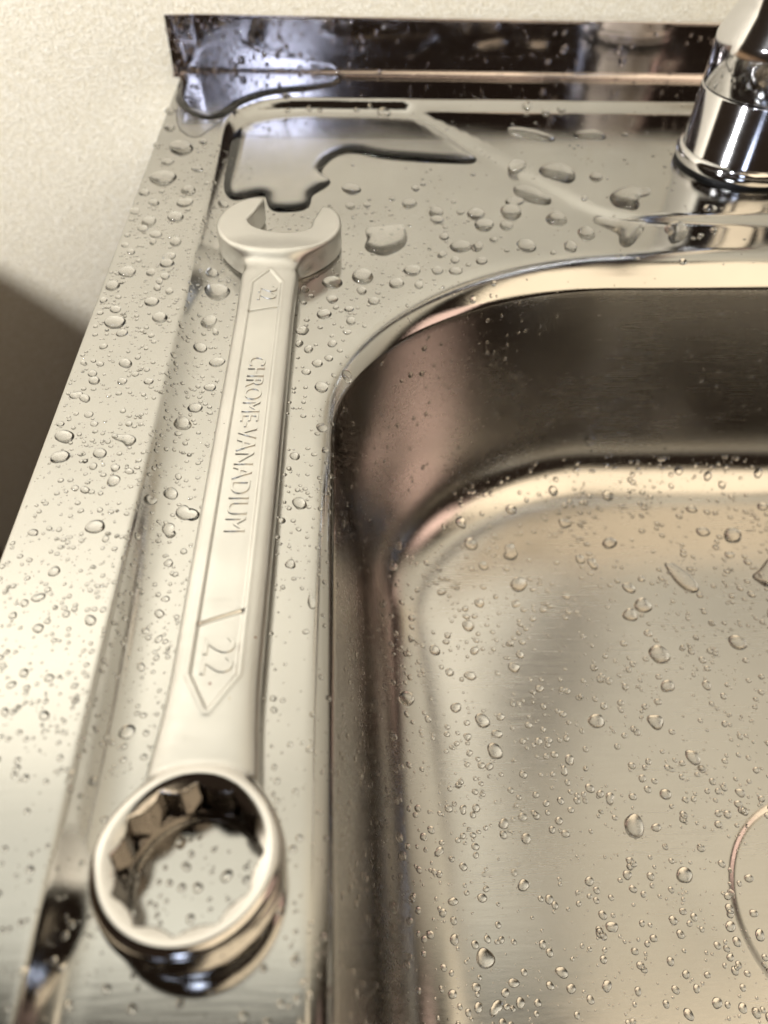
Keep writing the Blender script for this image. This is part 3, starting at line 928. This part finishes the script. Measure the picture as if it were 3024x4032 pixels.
        (-69.9, 139.9, 5.1, 0.75, 11.6), (-66.3, 131.8, 5.1, 0.73, 11.6), (-67, 120, 5, 0.7, 11.6), (-54.5, 116.9, 5, 0.69, 11.6), (-48.2, 154.8, 2.5, 0.8, 11.6), (-72.5, 108.7, 5, 0.67, 11.6), (-78.5, 277.4, 5, 1.09, 11.5), (-74.5, 190, 5, 0.87, 11.4),
        (-58, 185.5, 5, 0.86, 11.4), (-57.1, 174, 5, 0.83, 11.4), (-45, 210.9, 0.3, 0.94, 11.4), (-2.9, 190.3, -0.7, 0.9, 11.4), (-59.4, 149.5, 5.1, 0.74, 11.1), (-34.2, 44, -0, 0.5, 11), (-34.2, 40.1, -0.1, 0.49, 11), (-23.1, 26.6, -0, 0.46, 11),
        (-76.8, 203.5, 5, 0.87, 11), (-65.8, 213.8, 5, 0.89, 11), (-14.5, 134.1, -0.2, 0.71, 10.8), (-6.4, 112.9, -1.1, 0.67, 10.8), (-9.4, 395.7, 2.1, 1.34, 10.8), (-25, 394.3, 1.9, 1.34, 10.8), (8.5, 395.9, 2.2, 1.35, 10.8), (15.2, 397.3, 3.4, 1.35, 10.8),
        (-7.4, 214.7, -0, 0.91, 10.8), (-74.2, 165.8, 5.1, 0.75, 10.6), (-75, 129.2, 5, 0.66, 10.6), (-67.5, 115.7, 5, 0.63, 10.6), (-67.5, 154.8, 5.1, 0.72, 10.6), (-49.7, 158.9, 3.7, 0.74, 10.6), (-49.6, 166.2, 3.7, 0.76, 10.6), (-57.1, 99.6, 5, 0.6, 10.6),
        (-57.6, 104.9, 5, 0.61, 10.6), (57.7, 329.7, 0, 1.17, 10.6), (-53.8, 307.7, 5, 1.08, 10.5), (-51.1, 310.7, 4.6, 1.09, 10.5), (-71.7, 176.6, 5, 0.77, 10.5), (-61.7, 207.2, 5, 0.84, 10.5), (-51.6, 179.9, 4.8, 0.78, 10.5), (-43.7, 184, 0, 0.81, 10.5),
        (-52.8, 229.5, 5, 0.9, 10.5), (-42.6, 179.2, 0, 0.79, 10.5), (-56.8, 189.1, 5, 0.77, 10.1), (-12.5, 111.3, -0.3, 0.62, 10.1), (-16.2, 146.3, -0.1, 0.67, 9.8), (-10.2, 156.9, -0.4, 0.69, 9.8), (-9.9, 139.7, -0.4, 0.66, 9.8), (-11.5, 183.7, -0.2, 0.75, 9.8),
        (-11.9, 176.8, -0.2, 0.74, 9.8), (-77.6, 207.9, 5, 0.78, 9.7), (-78.3, 193, 5, 0.74, 9.7), (-45.9, 178.6, 0.8, 0.73, 9.7), (-54, 172.5, 5, 0.7, 9.7), (-62.2, 152.5, 5.1, 0.65, 9.6), (-65.6, 120.7, 5, 0.58, 9.6), (-53.5, 120.5, 5.1, 0.59, 9.6),
        (-44, 132, 0.1, 0.62, 9.6), (-63.4, 81.4, 4.9, 0.5, 9.6), (-54.6, 83.9, 5, 0.51, 9.6), (-42.3, 91.7, 0, 0.54, 9.6), (-41.9, 86.7, 0, 0.53, 9.6), (-50.4, 101.4, 4.2, 0.55, 9.6), (-58.7, 106.6, 5, 0.56, 9.6), (-55.6, 103, 5, 0.55, 9.6),
        (137.9, 274.4, 0, 0.96, 9.6), (-4.7, 186.3, -0.6, 0.74, 9.5), (-25, 45.2, -0, 0.43, 9.4), (-24.9, 40.7, -0, 0.42, 9.4), (-24.6, 39.1, -0, 0.42, 9.4), (-21.6, 40.6, -0, 0.42, 9.4), (-35.1, 27.6, -0, 0.39, 9.4), (-7.1, 121.2, -0.8, 0.59, 9.4),
        (-60, 196.1, 5, 0.72, 9.3), (-73.3, 203.8, 5, 0.73, 9.3), (-51.5, 234.2, 4.7, 0.8, 9.3), (-3.4, 157.7, -3.7, 0.65, 9), (-3.6, 210.1, -0.1, 0.74, 8.9), (-66.6, 142, 5.1, 0.57, 8.7), (-50.8, 138.1, 4.5, 0.56, 8.7), (-61.3, 91.7, 5, 0.47, 8.7),
        (-59.3, 91.2, 5, 0.47, 8.7), (-44, 85.3, 0, 0.47, 8.7), (-50, 105.1, 3.9, 0.5, 8.7), (11.8, 305.7, 0, 0.91, 8.7), (-8.7, 205.2, -0.1, 0.71, 8.7), (-61.1, 174.9, 5, 0.61, 8.4), (-38.8, 180.7, 0, 0.64, 8.4), (-78.9, 240, 5, 0.73, 8.4),
        (-5.1, 152.4, -1.8, 0.59, 8.3), (-10.1, 146.5, -0.4, 0.57, 8.3), (-6.5, 144.2, -1, 0.57, 8.3), (-2.7, 216.7, 0, 0.69, 8.1), (-11.5, 179.5, -0.2, 0.62, 8.1), (-2.3, 186.1, -1.5, 0.63, 8.1), (-11.9, 142.4, -0.3, 0.54, 8), (-15.6, 69, -0.1, 0.4, 7.8),
        (-49.8, 204.7, 3.8, 0.61, 7.6), (-15, 174, -0.1, 0.57, 7.6), (-12.9, 174.1, -0.2, 0.57, 7.6), (-12.6, 193.6, -0.1, 0.6, 7.6), (0.1, 207.8, -0.2, 0.63, 7.6), (1.4, 199.9, -0.7, 0.61, 7.6), (-0.5, 196.1, -0.7, 0.61, 7.6), (-14.9, 181.3, -0.1, 0.58, 7.6),
        (-53.6, 284.8, 4.9, 0.73, 7.5), (-52.2, 272.6, 4.9, 0.71, 7.5), (-7.1, 141.4, -0.8, 0.49, 7.2), (-8.3, 127.7, -0.5, 0.47, 7.2), (-14.9, 140, -0.1, 0.49, 7.2), (-9.2, 150.2, -0.4, 0.5, 7.2), (5.6, 338, -0, 0.81, 7.2), (-62.2, 177.2, 5, 0.53, 7.2),
        (-8.1, 130.7, -0.5, 0.45, 6.9), (-6.5, 174.1, -0.8, 0.51, 6.8), (-13.7, 125.8, -0.2, 0.42, 6.5), (-7, 137.4, -0.8, 0.41, 6.1),
    ],
    'b': [
        (91, 85.5, -100.2, 3.4, 41.8), (117.3, 147.9, -99.5, 3.78, 39.6), (165.2, 204.3, -98.4, 3.83, 35.2), (37.7, 49.7, -99.1, 2.54, 35.2), (68.3, 197.1, -98.2, 3.48, 33), (68.9, 180.7, -98.4, 3.36, 33), (116.8, 169.7, -99, 3.31, 33), (149, 152.2, -99.5, 3.2, 33),
        (20.4, 129.6, -94.2, 2.73, 30.8), (49.3, 111.1, -99.1, 2.65, 30.8), (87.1, 121.8, -99.6, 2.75, 30.8), (108.3, 121.1, -100, 2.76, 30.8), (102.8, 70.4, -100.5, 2.41, 30.8), (46.5, 122.3, -98.9, 2.53, 28.6), (117.6, 107.8, -100.3, 2.48, 28.6), (110.6, 165.5, -99, 2.84, 28.6),
        (52.1, 201.5, -97.5, 2.91, 27.5), (111, 201.3, -98.4, 2.95, 27.5), (116.6, 134.8, -99.8, 2.45, 26.4), (153.1, 206.6, -98.4, 2.64, 24.2), (113.4, 178.2, -98.8, 2.47, 24.2), (94.2, 212.7, -98.1, 2.65, 24.2), (46.3, 161.6, -98.4, 2.35, 24.2), (11.8, 61, -86.3, 1.72, 24.2),
        (39.1, 37.8, -99.1, 1.68, 24.2), (48.7, 210.6, -94, 2.36, 22), (71.7, 219.2, -95.8, 2.42, 22), (115.9, 226.5, -95.6, 2.47, 22), (101.3, 190.7, -98.5, 2.3, 22), (32.4, 150.9, -97.9, 2.08, 22), (61, 143.2, -98.9, 2.05, 22), (104.3, 95.5, -100.3, 1.84, 22),
        (51.8, 68.6, -99.4, 1.69, 22), (76.3, 56.7, -100, 1.64, 22), (58.9, 45.5, -99.6, 1.58, 22), (44.4, 140, -98.6, 1.93, 20.9), (37.8, 127.5, -98.7, 1.87, 20.9), (56, 190.4, -98.2, 2.05, 19.8), (184.5, 220.2, -97.5, 2.22, 19.8), (96.6, 193, -98.4, 2.08, 19.8),
        (51.9, 172, -98.3, 1.97, 19.8), (107.1, 242.3, -77.1, 2.2, 19.8), (18.2, 184.2, -89, 1.97, 19.8), (74.4, 107.7, -99.6, 1.7, 19.8), (85.2, 94.6, -100, 1.65, 19.8), (55, 82.2, -99.4, 1.58, 19.8), (48.6, 86.9, -99.3, 1.6, 19.8), (112.1, 55.7, -100.7, 1.49, 19.8),
        (120.4, 53.2, -102, 1.49, 19.8), (71.1, 41.8, -99.8, 1.41, 19.8), (92.5, 34.4, -100.2, 1.39, 19.8), (101.5, 36.8, -100.4, 1.4, 19.8), (91.6, 228.3, -94, 2.09, 18.7), (152.1, 219.3, -97.7, 2.09, 18.7), (50.9, 117.3, -99, 1.64, 18.7), (131.3, 134.8, -99.9, 1.74, 18.7),
        (29.3, 54.6, -97.5, 1.36, 18.7), (44.8, 43.4, -99.2, 1.33, 18.7), (45.9, 38.6, -99.2, 1.31, 18.7), (185.2, 234.4, -90.4, 2, 17.6), (37.6, 177.7, -98, 1.77, 17.6), (160.3, 193.9, -98.6, 1.87, 17.6), (47.3, 150.5, -98.5, 1.67, 17.6), (79.2, 97.9, -99.8, 1.48, 17.6),
        (129.6, 95.2, -100.6, 1.48, 17.6), (98.1, 84.9, -100.3, 1.43, 17.6), (55, 88.9, -99.4, 1.43, 17.6), (27.1, 78.8, -97, 1.37, 17.6), (72.4, 69.3, -99.9, 1.36, 17.6), (84.8, 70.9, -100.2, 1.37, 17.6), (38.9, 65.5, -99.1, 1.33, 17.6), (30, 64.7, -97.6, 1.32, 17.6),
        (34.2, 38, -98, 1.22, 17.6), (108.3, 35.3, -100.5, 1.24, 17.6), (148.8, 235.4, -89.4, 1.87, 16.5), (162.1, 233.5, -91.2, 1.87, 16.5), (87, 174.9, -98.7, 1.66, 16.5), (66.2, 171.3, -98.5, 1.64, 16.5), (64.2, 148.6, -98.8, 1.56, 16.5), (37, 141.6, -98.5, 1.53, 16.5),
        (71.8, 103.9, -99.6, 1.4, 16.5), (122.9, 68.9, -102, 1.3, 16.5), (14.8, 113.5, -89.9, 1.38, 16.5), (162.5, 174, -99, 1.57, 15.4), (166.7, 190, -98.6, 1.63, 15.4), (24.7, 164.5, -96.2, 1.49, 15.4), (53.1, 123.6, -99, 1.37, 15.4), (40.6, 116.5, -98.8, 1.34, 15.4),
        (98, 101, -100.1, 1.31, 15.4), (66.6, 87.5, -99.7, 1.25, 15.4), (36.2, 91.8, -98.9, 1.26, 15.4), (25.2, 85.2, -96.4, 1.22, 15.4), (22.6, 82.8, -95.3, 1.21, 15.4), (92.1, 70.3, -100.3, 1.2, 15.4), (120.7, 59.1, -102, 1.18, 15.4), (54.7, 52.6, -99.5, 1.13, 15.4),
        (54.9, 42.4, -99.5, 1.09, 15.4), (65.6, 38.7, -99.7, 1.08, 15.4), (16.4, 58.5, -91.4, 1.11, 15.4), (69, 134.5, -99.1, 1.41, 15.4), (64.9, 114.4, -99.3, 1.34, 15.4), (115.5, 157.1, -99.3, 1.5, 15.4), (168.3, 230.2, -93.6, 1.62, 14.3), (119.7, 182.5, -98.7, 1.48, 14.3),
        (95.4, 137.3, -99.5, 1.33, 14.3), (133.1, 145.1, -99.6, 1.36, 14.3), (108.1, 104.2, -100.2, 1.23, 14.3), (68.5, 93.9, -99.6, 1.18, 14.3), (50.7, 38.4, -99.4, 1, 14.3), (71.7, 48.3, -99.9, 1.04, 14.3), (79.7, 40.3, -100, 1.02, 14.3), (96.8, 40.4, -100.4, 1.02, 14.3),
        (102, 58.6, -100.5, 1.08, 14.3), (109.2, 47.7, -100.6, 1.05, 14.3), (11.3, 49.4, -85.8, 0.98, 14.3), (88.6, 206.1, -98.2, 1.42, 13.2), (95.9, 222.2, -96.9, 1.47, 13.2), (28.9, 222.6, -14.4, 1.18, 13.2), (28.4, 220.4, -23.7, 1.21, 13.2), (24, 216.8, -21.5, 1.19, 13.2),
        (17.9, 198.1, -73.9, 1.3, 13.2), (145.4, 215.6, -98, 1.46, 13.2), (158.5, 217.7, -97.9, 1.47, 13.2), (41, 121.6, -98.8, 1.16, 13.2), (92.2, 112.3, -99.9, 1.15, 13.2), (113.2, 105.8, -100.3, 1.14, 13.2), (35.2, 83.6, -98.4, 1.05, 13.2), (40.8, 97.4, -99, 1.09, 13.2),
        (88.4, 65.3, -100.2, 1.01, 13.2), (73.3, 63.9, -99.9, 1.01, 13.2), (42.6, 58.1, -99.2, 0.98, 13.2), (19.9, 50.7, -93.9, 0.94, 13.2), (104.3, 36.2, -100.5, 0.93, 13.2), (85.8, 52, -100.2, 0.97, 13.2), (119.6, 47.4, -101.9, 0.97, 13.2), (18.7, 55.6, -93.1, 0.95, 13.2),
        (103.9, 141.7, -99.5, 1.24, 13.2), (149.5, 144.5, -99.7, 1.26, 13.2), (79.1, 223.9, -94.8, 1.22, 11), (80, 208.3, -98.1, 1.19, 11), (74.5, 211.8, -97.8, 1.2, 11), (31.2, 215.1, -65.7, 1.11, 11), (8, 187.5, -48.6, 0.99, 11), (6.9, 47.2, -74.5, 0.72, 11),
        (10.9, 89.1, -85.1, 0.85, 11), (54.6, 140.8, -98.8, 1.02, 11), (5.7, 68.2, -66.1, 0.67, 9.9),
    ],
    's': [
        (147.2, 433.6, 13.3, 2.15, 16.3), (-49.3, 433.6, 11.1, 1.96, 15.2), (115.7, 433.7, 18.6, 1.94, 14.9), (144.4, 433.7, 19, 1.95, 14.9), (108.3, 433.6, 12.6, 1.61, 12.2), (-29.2, 433.7, 21.6, 1.52, 11.9), (18.7, 433.8, 24.7, 1.38, 10.9), (-36.7, 433.5, 9.4, 1.27, 9.8),
        (-8.8, 433.7, 24.3, 1.24, 9.8), (11.9, 433.7, 17.2, 1.26, 9.8), (-67.4, 433.8, 26.1, 1.09, 8.7), (172.6, 433.6, 12.2, 1.08, 8.1), (174.3, 433.6, 8.2, 1.09, 8.1), (161.3, 433.9, 25.9, 1.05, 8.1), (-71.9, 433.8, 27.5, 0.95, 7.6), (-72.3, 433.5, 9.5, 0.98, 7.6),
        (179.7, 433.8, 25.8, 0.88, 6.8), (-41.1, 433.7, 25.3, 0.82, 6.5), (-23.8, 433.7, 22.4, 0.83, 6.5), (-33.7, 433.7, 28.4, 0.82, 6.5), (-29.4, 433.7, 28.2, 0.82, 6.5), (-21.3, 433.7, 27.4, 0.82, 6.5), (-14.8, 433.8, 28.4, 0.82, 6.5), (-2.8, 433.8, 29.1, 0.82, 6.5),
        (-36.3, 433.6, 17.8, 0.83, 6.5), (-51.7, 433.7, 19.1, 0.83, 6.5), (-64.7, 433.7, 19.2, 0.83, 6.5), (-57.8, 433.7, 19.8, 0.76, 6), (-55.3, 433.7, 23, 0.69, 5.4),
    ],
}


SPH = (1 + 0.8 ** 2) / (2 * 0.8)     # sphere whose cap of unit radius is 0.8 high


def droplet_mesh(seed, seg=28, rings=8):
    r_ = np.random.default_rng(seed)
    th = np.linspace(0, 2 * math.pi, seg, endpoint=False)
    R = np.ones(seg)
    for k, a in ((2, 0.10), (3, 0.05), (4, 0.025), (5, 0.012)):
        R = R + a * r_.normal() * np.cos(k * th + r_.uniform(0, 6.28))
    R = R / R.mean()
    off = r_.uniform(-0.12, 0.12, 2)
    V = []
    rho = np.sin(np.linspace(math.pi / 2, 0, rings + 1))[:-1]
    for i, q in enumerate(rho):
        z = math.sqrt(max(0.0, SPH ** 2 - q * q)) - SPH + 0.8 - (0.05 if i == 0 else 0.0)
        V.append(np.column_stack([R * q * np.cos(th) + off[0] * (1 - q), R * q * np.sin(th) + off[1] * (1 - q), np.full(seg, z)]))
    V = np.concatenate(V + [np.array([[off[0], off[1], 0.8]])])
    F = grid_faces(rings, seg, True).tolist()
    b = (rings - 1) * seg
    F += [[b + j, b + (j + 1) % seg, len(V) - 1] for j in range(seg)]
    return V, F


def surf_tree(o):
    me = o.data
    n = len(me.vertices)
    co = np.empty(n * 3)
    me.vertices.foreach_get('co', co)
    co = co.reshape(-1, 3)
    t = BVHTree.FromPolygons(co.tolist(), [tuple(p.vertices) for p in me.polygons])
    return t, co


def build_droplets():
    surf = {'d': deck, 'b': basin, 's': splash}
    variants = []
    for k in range(14):
        V, F = droplet_mesh(100 + k)
        me = bpy.data.meshes.new('water_droplet')
        me.from_pydata((V).tolist(), [], F)
        me.polygons.foreach_set('use_smooth', np.ones(len(me.polygons), dtype=bool))
        me.materials.append(M_WATER)
        variants.append(me)
    members = {}    # place on the sink -> droplets found there

    def place(key, x, y, z, nz):
        along = ('beside the wrench jaw' if y > 235 else 'beside the upper shaft' if y > 165 else 'beside the lower shaft' if y > 95 else 'near the ring end')
        if key == 's':
            return 'on the splashback above the corner puddle' if x < 0 else 'on the splashback towards the tap'
        if key == 'b':
            if z > -10: return 'on the rolled mouth of the basin'
            if nz < 0.93:
                return 'on the left basin wall' if y < 175 else 'on the curved basin corner' if x < 75 else 'on the back basin wall'
            if np.hypot(x - 150, y - 58) < 60: return 'on the basin floor near the drain'
            if y > 185: return 'on the basin floor near the back wall'
            if x < 55: return 'on the basin floor near the left wall'
            return 'on the open basin floor level with the lower shaft' if y < 120 else 'on the open basin floor level with the upper shaft'
        if y > 384: return 'on the stepped border below the splashback'
        if x < -66: return 'on the outer half of the left rim ' + along
        if x < -52: return 'on the inner half of the left rim ' + along
        if x < -42.5: return 'on the sloping step of the left rim ' + along
        if y > 287 and (x - 36) * 0.829 + (y - 387) * 0.559 > 2: return 'on the raised ledge around the tap'
        if nz < 0.93: return 'on the rolled mouth of the basin'
        if y > 290: return 'on the deck in front of the puddle'
        if y > 215: return 'on the deck between the wrench jaw and the tap ledge' if x > 45 else 'on the deck just right of the wrench jaw'
        if y < 66: return 'on the deck around the ring end'
        return 'on the narrow deck left of the shaft ' + along if x < -28 else 'on the narrow deck right of the shaft ' + along
    lowV, lowF = droplet_mesh(55, 12, 4)
    lowV = np.array(lowV)
    lowF3 = lowF
    mist = []       # position, normal, radius, spin
    r_ = np.random.default_rng(3)
    placed = []
    trees = {}
    for key, o in surf.items():
        trees[key] = surf_tree(o)[0]
    count = 0
    allp = []
    for key, L in DROPS.items():
        for (x, y, z, r, px) in L:
            allp.append((px, key, x, y, z, r))
    allp.sort(key=lambda a: -a[0])
    for i, (px, key, x, y, z, r) in enumerate(allp):
        loc, nor, _, _ = trees[key].find_nearest(Vector((x, y, z)) * MM)
        if nor.z < -0.2 or (key != 's' and nor.z < 0): nor = -nor
        if key == 's' and nor.y > 0: nor = -nor
        placed.append((loc.x * 1000, loc.y * 1000, loc.z * 1000, r))
        if i >= 296:
            mist.append((np.array(loc) * 1000, np.array(nor), r, r_.uniform(0, 6.28)))
            continue
        zone = 'wall' if (key == 'b' and nor.z < 0.9) else 'splash' if key == 's' else 'flat'
        o = bpy.data.objects.new('water_droplet', variants[i % len(variants)])
        COL.objects.link(o)
        q = nor.to_track_quat('Z', 'Y')
        r *= 1.06
        flat = 0.85 if r < 2.2 else 0.72
        asp = r_.uniform(0.9, 1.08)
        S = Matrix.Diagonal((r * asp * MM, r / asp * MM, r * flat * r_.uniform(0.85, 1.1) * MM, 1))
        if zone in ('wall', 'splash'):
            # hangs: longer along the fall line
            up = Vector((0, 0, 1))
            tx = (up - nor * up.dot(nor)).normalized()
            ty = nor.cross(tx)
            B = Matrix((tx, ty, nor)).transposed().to_4x4()
            S = Matrix.Diagonal((r * 1.15 * MM, r * 0.95 * MM, r * 0.8 * MM, 1))
            M_ = Matrix.Translation(loc) @ B @ S
        else:
            M_ = Matrix.Translation(loc) @ q.to_matrix().to_4x4() @ Matrix.Rotation(r_.uniform(0, 6.28), 4, 'Z') @ S
        o.matrix_world = M_
        members.setdefault(place(key, x, y, z, nor.z), []).append((r, o))
    for where, L in members.items():
        L.sort(key=lambda a: -a[0])
        for k, (r, o) in enumerate(L):
            size = ('Largest', 'Second largest', 'Third largest')[k].lower() if k < 3 and len(L) > 1 else 'small' if len(L) > 1 else 'single'
            tag(o, '%s water droplet %s' % (size, where), 'water droplet', 'droplets ' + where)
    # fine spray, scattered over the wet steel
    PL = np.array(placed)

    def scatter(o, n, keep, rmin, rmax, power, seedk):
        rr = np.random.default_rng(seedk)
        me = o.data
        nv = len(me.vertices)
        co = np.empty(nv * 3); me.vertices.foreach_get('co', co); co = co.reshape(-1, 3) * 1000
        npoly = len(me.polygons)
        ar = np.empty(npoly); me.polygons.foreach_get('area', ar)
        ce = np.empty(npoly * 3); me.polygons.foreach_get('center', ce); ce = ce.reshape(-1, 3) * 1000
        no = np.empty(npoly * 3); me.polygons.foreach_get('normal', no); no = no.reshape(-1, 3)
        w = ar * keep(ce, no)
        idx = rr.choice(npoly, n, p=w / w.sum())
        lv = np.empty(npoly * 4, dtype=np.int64)
        me.loops.foreach_get('vertex_index', lv)
        quad = lv.reshape(-1, 4)[idx]
        a, b = rr.uniform(0, 1, (2, n, 1))
        P = (co[quad[:, 0]] * (1 - a) + co[quad[:, 1]] * a) * (1 - b) + (co[quad[:, 3]] * (1 - a) + co[quad[:, 2]] * a) * b
        rad = rmin + (rmax - rmin) * rr.uniform(0, 1, n) ** power
        for p, nn, r in zip(P, no[idx], rad):
            dd = PL[:, :3] - p
            if ((dd * dd).sum(1) < (PL[:, 3] + r * 1.1) ** 2).any(): continue
            mist.append((p, nn, r, rr.uniform(0, 6.28)))

    def clump(c, s=0.05, k=0.0):
        n1 = np.sin(c[:, 0] * 0.11 + 1.3 * np.sin(c[:, 1] * 0.07)) * np.sin(c[:, 1] * 0.09 + c[:, 0] * 0.05 + k)
        return 0.45 + 0.55 * sstep(0.5 + 0.9 * n1)

    scatter(deck, 3600, lambda c, n: ((c[:, 0] < -14) | (c[:, 1] < 180) | (c[:, 1] > 215)) * (c[:, 0] > -79) * (c[:, 0] < 45) * (c[:, 1] > 10) * (c[:, 1] < 300) * (n[:, 2] > 0.5) * (c[:, 2] > -4) * clump(c), 0.16, 0.8, 2.8, 11)
    scatter(deck, 1400, lambda c, n: (c[:, 0] < -38) * (c[:, 0] > -79) * (c[:, 1] > 60) * (c[:, 1] < 345) * (n[:, 2] > 0.5) * clump(c, k=2.0), 0.2, 0.75, 2.2, 12)
    scatter(deck, 260, lambda c, n: (c[:, 0] > 30) * (c[:, 0] < 190) * (c[:, 1] > 235) * (c[:, 1] < 425) * (n[:, 2] > 0.5) * clump(c), 0.25, 0.9, 2.4, 13)
    scatter(basin, 3900, lambda c, n: (c[:, 0] < 190) * (c[:, 1] > 10) * (n[:, 2] > 0.5) * (np.hypot(c[:, 0] - 150, c[:, 1] - 58) > 32) * clump(c), 0.24, 1.45, 3.0, 14)
    scatter(basin, 750, lambda c, n: (c[:, 0] < 70) * (c[:, 1] > 10) * (n[:, 2] < 0.6) * clump(c), 0.22, 0.95, 2.4, 15)
    scatter(basin, 160, lambda c, n: (c[:, 0] > 60) * (c[:, 0] < 190) * (c[:, 1] > 100) * (n[:, 2] < 0.6), 0.25, 0.9, 2.0, 16)
    scatter(splash, 420, lambda c, n: (n[:, 1] < -0.4) * (c[:, 0] < 200) * (0.12 + sstep((60 - c[:, 0]) / 120.0) + 2.5 * (c[:, 0] < -72)), 0.35, 1.35, 1.8, 17)
    VV, FF = [], []
    nv = len(lowV)
    for k, (p, nn, r, sp) in enumerate(mist):
        nn = nn / np.linalg.norm(nn)
        if abs(nn[2]) < 0.6:
            if nn[1] > 0 and p[1] > 300: nn = -nn
        elif nn[2] < 0: nn = -nn
        a = np.array([1.0, 0, 0]) if abs(nn[0]) < 0.8 else np.array([0, 1.0, 0])
        t1 = np.cross(nn, a); t1 /= np.linalg.norm(t1)
        t2 = np.cross(nn, t1)
        c, s = math.cos(sp), math.sin(sp)
        e1, e2 = t1 * c + t2 * s, -t1 * s + t2 * c
        VV.append(p + r * (lowV[:, :1] * e1 + lowV[:, 1:2] * e2 + 0.68 * lowV[:, 2:3] * nn))
        FF += [[i + k * nv for i in f] for f in lowF3]
    o = mesh_from('water_spray', np.concatenate(VV), FF, M_WATER)
    tag(o, 'fine spray of tiny water droplets over the whole wet sink', 'water spray', kind='stuff')


build_droplets()
